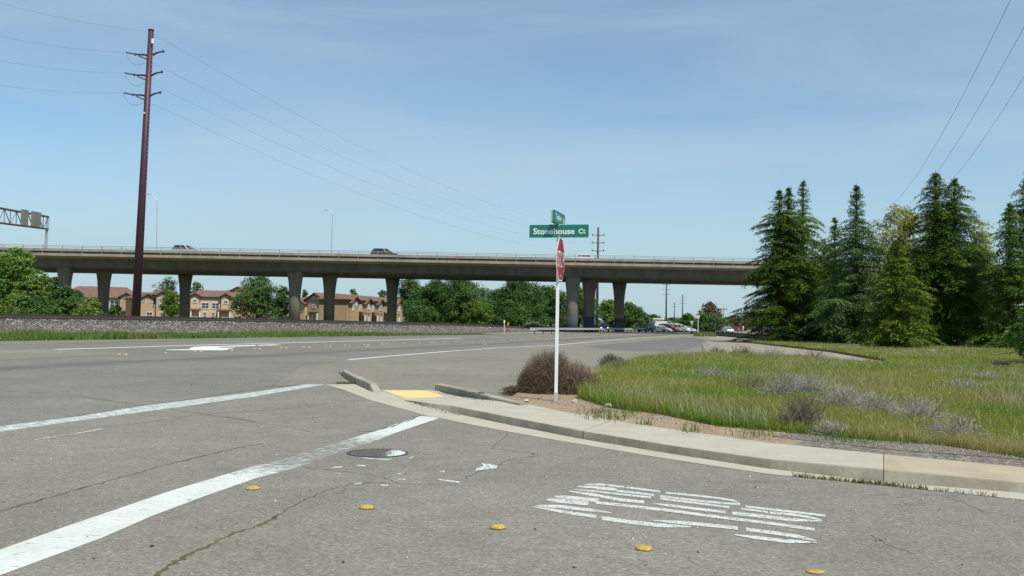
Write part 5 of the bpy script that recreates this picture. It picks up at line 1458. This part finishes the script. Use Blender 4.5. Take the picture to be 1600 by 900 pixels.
mb = MB(); mb.box(pt(238.5, 64, Yp - .36), (.22, .06, .5)); mb.build('number_plate', m_wht, pole)
mb = MB(); mb.box(pt(225.5, 176.5, Yp - .42), (.16, .06, .14)); mb.build('tag', m_wht, pole)
m_bolt = pbr('bolt_pale', (0.45, 0.40, 0.5), 0.5, 0.1, 5)
for i in range(36):
    mb = MB(); t = 0.45 + i * 0.0145; c = pb.lerp(ptop, t); rr_ = .46 + (.27 - .46) * t
    mb.box((c.x + rr_ + .05, c.y - .05, c.z), (.14, .05, .10)); mb.build('step_bolt', m_bolt, pole)

m_pyl = pbr('pylon_steel', (0.06, 0.03, 0.032), 0.6, 0.1, 1)
def pylon(px, Yd, top_py, arms, label, r=.33, mat=None, group='distant power poles', lean=0.0, armw=2.6):
    x_ = (px - 800) / F * Yd; zt = P(px, top_py, Yd).z
    t = empty('power_pole', (x_, Yd, 0), label, 'power pole', group)
    mb = MB(); mb.tube([(x_, Yd, -.1), (x_ + lean, Yd, zt)], [r, r * .6], 10); mb.build('pole', mat or m_pyl, t, smooth=True)
    for ay in arms:
        z_ = P(px, ay, Yd).z
        for s_ in (-1, 1):
            mb = MB(); mb.tube([(x_, Yd, z_ - .2), (x_ + s_ * armw * .6, Yd, z_ - .05), (x_ + s_ * armw, Yd, z_ + .1)], [.13, .11, .09], 6); mb.build('arm', m_armm, t)
            mb = MB(); mb.tube([(x_ + s_ * armw, Yd, z_ + .35), (x_ + s_ * armw, Yd, z_ - .45)], .10, 6); mb.build('insulator', m_ins, t)
    return t
pylon(933.5, 285, 355, (367, 379, 391.5), 'dark power pole rising behind the overpass right of the street sign', r=.45, armw=1.75)
pylon(1041.5, 560, 438, (444.5, 452.5, 460), 'tallest dark power pole seen under the overpass above the parked cars', r=.55, armw=1.9)
pylon(1067, 800, 460, (464, 469, 474), 'middle-sized dark power pole seen under the overpass, right of the tallest', r=.55, armw=2.2)
pylon(1054.5, 1150, 472, (475, 479), 'smallest faint power pole between the two larger ones under the overpass', r=.6, armw=2.4)
pylon(1131.5, 330, 480, (483,), 'thin wooden utility pole on the far road left of the cedars', r=.16, mat=m_wood, group='distant power poles', armw=1.0)

def wire(p, q, sag, label, r=.02, n=24, group='overhead wires'):
    mb = MB(); pts_ = []
    for i in range(n + 1):
        t = i / n; w_ = p.lerp(q, t); w_.z -= sag * 4 * t * (1 - t); pts_.append(w_)
    mb.tube(pts_, r, 5); return setp(mb.build('power_wire', m_wire, origin=p), label, 'wire', group)
P2 = [(934, 357, 285), (941, 368, 285), (941, 380, 285), (941, 392, 285)]
src = [(239, 53), (237, 97), (235, 130), (233, 160)]
lbs = ['topmost wire running right from the red pole', 'second wire from the top running right from the red pole', 'third wire from the top running right from the red pole', 'lowest wire running right from the red pole']
for (sx_, sy_), (qx, qy, qY), lb in zip(src, P2, lbs):
    wire(pt(sx_, sy_, Yp), pt(qx, qy, qY), 4.6, lb, r=.008)
for (sx_, sy_), (qx, qy), lb in zip([(230, 49), (197.5, 82), (195.5, 114), (193.5, 145)], [(-120, -30), (-120, 28), (-120, 70), (-120, 112)], ['topmost wire running left from the red pole', 'second wire from the top running left from the red pole', 'third wire from the top running left from the red pole', 'lowest wire running left from the red pole']):
    wire(pt(sx_, sy_, Yp), pt(qx, qy, 76), .55, lb, r=.008)
for (A, B, lb) in (((1385, 325, 150), (1612, -70, 48), 'leftmost of the three overhead wires at the upper right'), ((1405, 330, 152), (1660, -70, 48), 'middle one of the three overhead wires at the upper right'),
                   ((1440, 322, 154), (1715, -75, 48), 'rightmost of the three overhead wires at the upper right')):
    wire(pt(*A), pt(*B), 2.2, lb, r=.013)

def lamp(px_base, px_top, y_top, head, label, Yd=184.5):
    b0 = Vector(((px_base - 800) / F * Yd, Yd, zdk)); tp0 = pt(px_top, y_top, Yd); hd = pt(head[0], head[1], Yd)
    t = empty('street_lamp', b0, label, 'street lamp', 'lamps on the overpass')
    mb = MB(); mb.tube([b0, tp0], [.12, .08], 8); mb.build('pole', m_steel, t)
    mb = MB(); mb.tube([tp0, tp0.lerp(hd, .35) + Vector((0, 0, .35)), tp0.lerp(hd, .7) + Vector((0, 0, .35)), hd], [.06, .05, .045, .04], 6); mb.build('arm', m_steel, t)
    mb = MB(); mb.box(hd + Vector((-.2, 0, 0)), (.8, .32, .16)); mb.build('lamp_head', m_steel, t)
lamp(243.5, 245.5, 313, (234, 303.5), 'slender lamp beside the red power pole on the overpass')
lamp(516.5, 519.5, 336, (511.5, 328.5), 'slender lamp on the overpass left of the black off-road car')

# overhead sign gantry
gt = empty('sign_gantry', (-89, 184.5, zdk), 'steel truss gantry seen from behind at the left edge above the overpass', 'sign gantry')
A1 = pt(76, 338.5, 184.5); A2 = pt(75, 357.5, 184.5); 
B1 = pt(-46, 316.5, 150); B2 = pt(-46, 342, 150)
mb = MB(); pbz = pt(70.5, 388, 184.5); mb.tube([Vector((pbz.x, 184.5, zdk)), A1 - Vector((.1, 0, 0))], .26, 12); mb.build('post', pbr('gantry_post', (0.40, 0.37, 0.44), 0.6, 0.1, 1), gt)
m_gant = pbr('gantry_steel', (0.13, 0.105, 0.095), 0.6, 0.2, 1)
dpt = Vector((-0.5, 0.9, 0))
for A, B in ((A1, B1), (A2, B2)):
    for o_f in (Vector((0, 0, 0)), dpt):
        mb = MB(); mb.tube([A + o_f, B + o_f], .15, 8); mb.build('chord', m_gant, gt)
mb = MB(); N_ = 13
for i in range(N_):
    t0, t1 = i / N_, (i + 1) / N_
    for o_f in (Vector((0, 0, 0)), dpt):
        lo, hi = A2.lerp(B2, t0) + o_f, A1.lerp(B1, t0) + o_f
        mb.tube([lo, hi], .05, 5)
        lo2_, hi2_ = A2.lerp(B2, t1) + o_f, A1.lerp(B1, t1) + o_f
        mb.tube([lo, hi2_] if i % 2 else [hi, lo2_], .05, 5)
    mb.tube([A1.lerp(B1, t0), A1.lerp(B1, t0) + dpt], .04, 4); mb.tube([A2.lerp(B2, t0), A2.lerp(B2, t0) + dpt], .04, 4)
mb.build('bracing', m_gant, gt)
def tpx(px_):
    for k_ in range(2000):
        q_ = A2.lerp(B2, k_ / 2000)
        if q_.x / q_.y * F + 800 < px_ + 0.0: return k_ / 2000
    return 1.0
for (xa, xb) in ((57, 42), (37, 26)):
    ta = tpx(xa); tb = tpx(xb)
    def gp(t_, up__): return A2.lerp(B2, t_) .lerp(A1.lerp(B1, t_), up__) + Vector((.25, 0, 0))
    q = [gp(ta, .02), gp(tb, .02), gp(tb, 1.18), gp(ta, 1.18)]
    mb = MB(); mb.prism(q, Vector((.12, .02, 0))); mb.build('sign_panel', pbr('sign_panel_back', (0.20, 0.185, 0.155), 0.6, 0.2, .8), gt)

# guard rail under the overpass
ga = [G(835, 521.3), G(862, 520.9), G(903, 520.4), G(950, 519.8), G(1012, 518.9)]
gr = empty('guard_rail', ga[0], 'galvanised guard rail on posts along the far side of the road under the overpass', 'guard rail')
mb = MB(); rr = []
for i, p in enumerate(ga):
    d = (ga[min(i + 1, 4)] - ga[max(i - 1, 0)]).normalized(); nr = Vector((d.y, -d.x, 0))
    rr.append([p + nr * a_ + Vector((0, 0, z_)) for a_, z_ in ((.0, .50), (.06, .54), (.06, .60), (.0, .66), (.06, .72), (.06, .78), (.0, .82), (-.02, .82), (-.02, .50))])
mb.rings(rr); mb.build('beam', m_steel, gr)
Lt = 0
for i in range(4):
    seg_ = (ga[i + 1] - ga[i]).length; k = int(seg_ / 3.0)
    for j in range(k):
        p = ga[i].lerp(ga[i + 1], j / k); mb = MB(); mb.box((p.x, p.y + .12, .36), (.16, .18, .76)); mb.build('post', m_wood, gr)
mb = MB(); p = ga[0]; mb.box((p.x - .3, p.y, .62), (.7, .1, .42)); mb.build('end_terminal', m_steel, gr)

def far_sign(px, Yd, top_py, w, h, label, mat, postm=m_steel, shape='rect'):
    x_ = (px - 800) / F * Yd; zt = P(px, top_py, Yd).z
    t = empty('road_sign', (x_, Yd, 0), label, 'road sign')
    mb = MB(); mb.tube([(x_, Yd, -.05), (x_, Yd, zt)], .055, 6); mb.build('post', postm, t)
    mb = MB(); c = Vector((x_, Yd - .08, zt - h / 2))
    if shape == 'tri': mb.prism([c + Vector((-w / 2, 0, h / 2)), c + Vector((w / 2, 0, h / 2)), c + Vector((w * .1, 0, -h / 2)), c + Vector((-w * .1, 0, -h / 2))], Vector((0, .03, 0)))
    else: plate(mb, c, Vector((1, 0, 0)), Vector((0, -1, 0)), w, h, .03, .05)
    mb.build('plate', mat, t); return t
m_backs = pbr('sign_back_pale', (0.55, 0.55, 0.53), 0.6, 0.1, 2)
far_sign(1081.7, 190, 501.5, .62, .75, 'pale sign back on a grey post right of the parked cars', m_backs, shape='tri')
far_sign(1091.5, 145, 492, .40, .55, 'tall white post with a small pinkish plate at the road end', pbr('pink_plate', (0.68, 0.50, 0.50), 0.6, 0.1, 2), postm=m_postw)
far_sign(1118.5, 200, 500.5, .45, .55, 'small grey-backed sign before the bushy green tree', pbr('sign_grey', (0.35, 0.32, 0.30), 0.6, 0.1, 2))
far_sign(1162, 185, 509.5, .3, .5, 'short white marker post left of the first cedar', m_postw, postm=m_postw)
far_sign(875.5, 178, 489.5, .55, .8, 'small reddish sign just right of the street sign post, under the overpass', pbr('pale_red', (0.42, 0.16, 0.12), 0.6, 0.1, 2), postm=m_wood)
far_sign(789, 150, 500, .22, .45, 'short white marker post at the end of the ballast bank', m_postw, postm=m_postw)
far_sign(795, 152, 503.5, .26, .6, 'short orange marker beside the white marker post', pbr('orange_plate', (0.55, 0.17, 0.05), 0.6, 0.1, 2), postm=m_wood)

# ================================================================== HOUSES
m_stucco = pbr('stucco_tan', (0.44, 0.325, 0.195), 0.9, 0.06, 0.8)
m_stucco2 = pbr('stucco_cream', (0.54, 0.43, 0.285), 0.9, 0.06, 0.8)
m_tile = pbr('roof_tile', (0.20, 0.115, 0.085), 0.85, 0.25, 1.5, fine=0.3)
m_fascia = pbr('fascia', (0.10, 0.045, 0.03), 0.8, 0.1, 1)
def townhouse(name, px0, px1, Y0, Y1, eave, ridge, label, bays, wins, depth=9.0, mat=m_stucco, porch=None, hip=True):
    """facade between two pixels at depths Y0, Y1; eave and ridge are heights in metres.
    bays: (t0, t1, out, gable_top_z, mat) ; wins: (t, z, w, h) on the facade, or with out distance"""
    a0 = Vector(((px0 - 800) / F * Y0, Y0, 0)); b0 = Vector(((px1 - 800) / F * Y1, Y1, 0))
    d = (b0 - a0); Lw = d.length; d.normalize(); nrm = Vector((d.y, -d.x, 0))
    if nrm.y > 0: nrm = -nrm
    t = empty(name, a0, label, 'house', 'townhouses behind the overpass')
    inn = -nrm
    def Q(s, o, z): return a0 + d * s + nrm * o + Vector((0, 0, z))
    mb = MB(); mb.rings([[Q(0, 0, z), Q(Lw, 0, z), Q(Lw, -depth, z), Q(0, -depth, z)] for z in (-.2, eave)])
    mb.build('wall', mat, t)
    e = .5; mb = MB(); rh = 0.30 * min(Lw, depth) if hip else 0.0
    base = [Q(-e, e, eave - .05), Q(Lw + e, e, eave - .05), Q(Lw + e, -depth - e, eave - .05), Q(-e, -depth - e, eave - .05)]
    r1, r2 = Q(rh, -depth / 2, ridge), Q(Lw - rh, -depth / 2, ridge)
    b4 = [p + Vector((0, 0, .16)) for p in base]
    mb.add(base + b4 + [r1, r2], [(3, 2, 1, 0), (0, 1, 5, 4), (1, 2, 6, 5), (2, 3, 7, 6), (3, 0, 4, 7), (4, 5, 9, 8), (6, 7, 8, 9), (5, 6, 9), (7, 4, 8)])
    roof = mb.build('roof', m_tile, t)
    for (t0, t1, out, gz, mt) in bays:
        s0, s1 = t0 * Lw, t1 * Lw; sm = (s0 + s1) / 2; ez = gz - (s1 - s0) * .28
        mb = MB(); pr = [Q(s0, out, -.2), Q(s1, out, -.2), Q(s1, out, ez), Q(sm, out, gz - .1), Q(s0, out, ez)]
        mb.prism(pr, -nrm * (out + 1.2)); mb.build('bay', mt, t)
        mb = MB(); rb = depth * .45
        for sa, sb in ((s0 - .4, sm), (s1 + .4, sm)):
            za = ez - .4 * .56
            p4 = [Q(sa, out + .45, za), Q(sb, out + .45, gz), Q(sb, -rb, gz), Q(sa, -rb, za)]
            mb.prism([p + Vector((0, 0, .02)) for p in p4], 0.16)
        mb.build('gable_roof', m_tile, roof)
        mb = MB()
        for sa in (s0 - .4, s1 + .4):
            mb.tube([Q(sa, out + .48, ez - .22), Q(sm, out + .48, gz + .02)], .11, 4)
        mb.build('fascia', m_fascia, roof)
    for wv in wins:
        tt, z_, ww, wh = wv[:4]; oo = wv[4] if len(wv) > 4 else 0.0; s_ = tt * Lw
        mb = MB(); 
        fr_ = [(-ww / 2, 0, .1, wh), (ww / 2, 0, .1, wh), (0, wh / 2, ww, .1), (0, -wh / 2, ww + .2, .12), (0, 0, .07, wh)] + ([(0, 0, ww, .07)] if wh > 1 else [])
        for cx, cz, fw, fh in fr_:
            c = Q(s_ + cx, oo + .05, z_ + cz); an = math.atan2(d.y, d.x); mb.box(c, (fw, .12, fh), an)
        w_o = mb.build('window', m_wht, t)
        mb = MB(); an = math.atan2(d.y, d.x); mb.box(Q(s_, oo + .02, z_), (ww, .05, wh), an); mb.build('pane', m_glass, w_o)
    if porch:
        for (t0, t1, z_, out) in porch:
            s0, s1 = t0 * Lw, t1 * Lw; mb = MB()
            mb.prism([Q(s0, 0.02, z_ + .5), Q(s1, 0.02, z_ + .5), Q(s1, out, z_), Q(s0, out, z_)], .16); p_o = mb.build('porch_roof', m_tile, t)
            for s_ in (s0 + .25, s1 - .25):
                mb = MB(); mb.box(Q(s_, out - .3, z_ / 2), (.24, .24, z_), math.atan2(d.y, d.x)); mb.build('porch_post', m_wht, p_o)
            mb = MB(); mb.box(Q((s0 + s1) / 2, .03, 1.1), (1.0, .08, 2.1), math.atan2(d.y, d.x)); mb.build('door', m_fascia, t)
    return t
def zp(py, px, Yd): return P(px, py, Yd).z
townhouse('townhouse', 96, 213, 222, 226, zp(465, 160, 224), zp(447, 160, 224), 'long brown-roofed townhouse left of the red power pole',
          [(.79, .97, 1.0, zp(458, 205, 224), m_stucco)], [(.56, 4.0, 1.9, 1.6), (.71, 4.1, 1.9, 1.6), (.86, 5.2, .8, .8, 1.0), (.30, 4.0, 1.9, 1.6), (.62, 1.5, 1.0, 1.6)], porch=[(.72, .93, 2.4, 1.6)], mat=m_stucco2)
townhouse('townhouse', 216, 262, 214, 218, zp(467, 235, 216), zp(456, 235, 216), 'tan townhouse with two gables just right of the red power pole',
          [(.06, .48, .8, zp(460, 231, 216), m_stucco), (.58, .98, .8, zp(455, 254, 216), m_stucco)],
          [(.15, 4.9, .7, .7, .8), (.41, 4.9, .6, .8, .8), (.69, 5.2, .7, .7, .8), (.69, 4.0, .7, .8, .8), (.88, 5.2, .6, .7, .8), (.36, 1.6, 1.2, 1.5, .8), (.74, 1.6, .7, 1.6, .8)])
townhouse('townhouse', 293, 378, 220, 224, zp(464, 330, 222), zp(453, 330, 222), 'brown-roofed townhouse with paired windows between the column and the oak',
          [(.06, .22, .7, zp(458.5, 305, 222), m_stucco2), (.62, .77, .7, zp(459, 353, 222), m_stucco2)],
          [(.14, 5.1, .8, .8, .7), (.70, 5.0, .8, .8, .7), (.33, 4.1, 1.6, 1.3), (.52, 4.1, 1.6, 1.3), (.33, 1.9, .8, 1.4), (.48, 1.9, .8, 1.4), (.86, 4.1, 1.4, 1.2)], porch=[(.05, .25, 3.0, 1.6), (.55, .8, 3.0, 1.6)], mat=m_stucco2)
townhouse('townhouse', 464, 528, 226, 220, zp(469, 495, 222), zp(458, 495, 222), 'tan townhouse with a broad gable between the two left bridge columns',
          [(.18, .82, .6, zp(458, 492, 222), m_stucco), (0.0, .30, 1.2, zp(467, 470, 222), m_stucco2)],
          [(.16, 4.0, 1.4, 1.5, 1.2), (.48, 4.5, .9, .8, .6), (.5, 1.7, 1.0, 1.4, .6), (.72, 1.9, 1.2, 1.8, .6), (.46, 6.5, .7, .5, .6)], porch=[(.35, .6, 3.0, 1.3)])
townhouse('townhouse', 543, 628, 206, 240, zp(471, 585, 222), zp(462, 585, 222), 'terrace of narrow tan townhouses with four small gables, right of the others',
          [(.02, .16, .5, zp(463, 550, 208), m_stucco), (.26, .38, .5, zp(466, 568, 215), m_stucco), (.48, .60, .5, zp(468, 590, 224), m_stucco), (.85, .98, .5, zp(468, 622, 236), m_stucco)],
          [(.06, 5.0, .6, .8, .5), (.12, 5.0, .6, .8, .5), (.06, 3.9, .6, .8, .5), (.21, 4.2, .9, 1.6), (.43, 4.2, .9, 1.6), (.32, 4.4, .7, .9, .5), (.54, 4.2, 1.6, 1.0, .5), (.72, 4.2, 1.2, 1.5), (.91, 4.4, .7, 1.1, .5), (.91, 2.0, .7, 1.1, .5)],
          porch=[(.17, .25, 2.8, 2.0), (.39, .47, 2.8, 2.0), (.62, .82, 2.8, 2.0)], depth=6.5)
# second row roofs behind
townhouse('townhouse', 352, 392, 262, 262, zp(456, 370, 262), zp(449, 370, 262), 'upper roof of a house peeking out behind the oak', [(.2, .8, .4, zp(448.5, 372, 262), m_stucco)], [(.5, 8.0, .8, .6, .4)], depth=9)
# pale warehouse far right
wb = Vector(((1018 - 800) / F * 380, 380, 0)); wh_ = empty('warehouse', wb, 'low cream warehouse with a flat white roof edge behind the parked cars', 'building')
mb = MB(); mb.box((wb.x, wb.y, 1.9), (9.0, 8, 3.8), -.25); mb.build('wall', pbr('cream_wall', (0.62, 0.58, 0.48), 0.9, 0.05, 1), wh_)
mb = MB(); mb.box((wb.x, wb.y, 4.05), (9.8, 8.8, .5), -.25); mb.build('roof', m_wht, wh_)
mb = MB(); mb.box((wb.x + 1.5, wb.y - 4.2, 1.3), (1.6, .1, 2.4), -.25); mb.build('door', m_fascia, wh_)

# ================================================================== BACKGROUND TREES
bl(18, 112, 386, 112, l_light, 51, 'large bright green tree at the left edge hiding the end of the overpass', n=26000, leaf=0.15, low=0.04, lobes=14)
bl(62, 108, 424, 60, l_light, 52, 'bushy green tree leaning from the big left tree toward the first column', n=9000, leaf=0.14, low=0.05)
bl(98, 106, 447, 74, l_mid, 53, 'round green bush before the first bridge column', n=11000, leaf=0.13, low=0.03, name='bush', cat='bush', trunk=True)
bl(136, 104, 464, 56, l_light, 54, 'low yellow-green bush beside the rails, right of the round green one', n=7000, leaf=0.12, low=0.03, name='bush', cat='bush')
bl(45, 103, 462, 90, l_mid, 55, 'dark green bush at the foot of the big left tree', n=10000, leaf=0.13, low=0.03, name='bush', cat='bush')
bl(84, 250, 429, 28, l_dark, 56, 'small dark tree behind the first bridge column', n=2500, leaf=0.3, low=0.1)
bl(181, 168, 476, 26, l_dark, 57, 'dark bush in front of the long brown-roofed townhouse', n=2500, leaf=0.2, low=0.05, name='bush', cat='bush')
bl(268, 208, 456, 44, l_light, 58, 'slim light green tree left of the third bridge column', n=5000, leaf=0.18, low=0.06)
bl(262, 300, 433, 52, l_oak, 59, 'rounded oak behind the townhouse roofs left of the third column', n=4500, leaf=0.3, low=0.1)
bl(304, 310, 440, 34, l_oak, 60, 'smaller oak behind the roofs right of the third column', n=3000, leaf=0.3, low=0.1, airy=.3)
bl(404, 214, 430, 92, l_oak, 61, 'large spreading oak under the overpass between the townhouses', n=15000, leaf=0.22, low=0.06, lobes=13, airy=0.15)
bl(444, 214, 449, 42, l_oak, 62, 'smaller oak beside the large one, left of the next column', n=5000, leaf=0.2, low=0.04)
bl(476, 300, 449, 16, l_dark, 63, 'tip of a dark tree behind the roof near the bridge column', n=1000, leaf=0.3, low=0.2)
bl(553, 330, 448, 22, l_light, 64, 'pointed light green tree above the terrace roofs', n=2500, leaf=0.3, low=0.1)
bl(600, 280, 452, 30, l_dark, 65, 'dark tree behind the right end of the terrace roofs', n=2500, leaf=0.3, low=0.1)
big = [(642, 250, 437, 62, l_oak, 'dark oak right of the fourth bridge column', 9000), (684, 225, 440, 78, l_dark, 'broad dark green tree, left one of the dense pair under the overpass', 13000),
       (726, 215, 434, 84, l_mid, 'broad dense green tree in the middle of the overpass span', 14000), (745, 211, 470, 46, l_light, 'low light green bushy tree at the right foot of the dense trees', 5000),
       (775, 245, 452, 60, l_dark, 'dark shaded tree in the gap left of the street sign', 7000), (816, 218, 436, 88, l_dark, 'big dark green tree just left of the street sign post', 14000),
       (800, 210, 472, 50, l_mid, 'low green tree in front of the big dark one', 5000), (862, 240, 448, 66, l_dark, 'dark green tree behind the street sign post', 8000),
       (905, 262, 452, 62, l_mid, 'green tree seen between the paired right columns', 6000), (952, 265, 468, 48, l_light, 'light green tree right of the dark bridge column', 5500),
       (985, 255, 472, 50, l_mid, 'green tree right of the last bridge column', 5500), (1004, 290, 486, 40, l_dark, 'dark small tree left of the parked cars', 3000),
       (664, 212, 480, 50, l_mid, 'low green bush under the left dense tree', 4000), (1022, 420, 491, 34, l_dark, 'small far tree above the warehouse', 2000),
       (1050, 430, 497, 36, l_mid, 'far low green tree behind the parked cars', 2500), (1078, 400, 490, 34, l_mid, 'far green tree right of the parked cars', 3000),
       (1112, 290, 471, 42, l_brown, 'brownish thin gum tree left of the far road', 3200), (1108, 270, 489, 52, l_mid, 'bushy green tree in front of the brownish gum tree', 5500),
       (1150, 360, 494, 40, l_brown, 'brown bare-looking tree beyond the far cars', 3000), (1176, 300, 486, 36, l_brown, 'brown bare-looking tree just left of the first cedar', 3000),
       (1132, 330, 500, 30, l_oak, 'small dull green tree beyond the white car on the far road', 2000), (1064, 600, 500, 60, l_oak, 'row-like far tree below the distant power poles', 2500)]
for i, (px_, Yd, tp_y, w_, mt, lb, n_) in enumerate(big):
    if px_ < 930: w_ *= 1.22; tp_y -= 3
    bl(px_, Yd, tp_y, w_, mt, 80 + i, lb, n=int(n_ * 2.0), leaf=0.0009 * Yd, low=0.03, lobes=13, airy=.15)
# low scrub that closes the view under the bridge
n = 26000; u = rg.uniform(630, 935, n); Yg = rg.uniform(178, 200, n); Xg = (u - 800) / F * Yg
blades('roadside_scrub', Xg, Yg, np.zeros(n), rg.uniform(0.3, 1.5, n) * (0.6 + .5 * np.sin(u * .13)), np.full(n, .09), l_mid, 19, lean=.6)
n = 2600; u = rg.uniform(1000, 1120, n); Yg = np.where(u < 1085, rg.uniform(235, 250, n), rg.uniform(138, 160, n)); Xg = (u - 800) / F * Yg
blades('roadside_grass', Xg, Yg, np.zeros(n), rg.uniform(0.2, 0.7, n), np.full(n, .06), gm3, 20, lean=.6)

# distant hills, air haze put into their grey-blue colour
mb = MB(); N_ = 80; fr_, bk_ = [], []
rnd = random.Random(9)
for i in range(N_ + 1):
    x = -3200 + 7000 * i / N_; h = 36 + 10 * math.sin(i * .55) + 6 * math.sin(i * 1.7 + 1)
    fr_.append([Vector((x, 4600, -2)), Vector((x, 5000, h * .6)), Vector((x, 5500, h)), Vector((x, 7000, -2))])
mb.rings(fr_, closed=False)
o = mb.build('hills', pbr('hill_haze_blue', (0.16, 0.20, 0.22), 0.95, 0.15, 0.002), smooth=True); o['kind'] = 'structure'
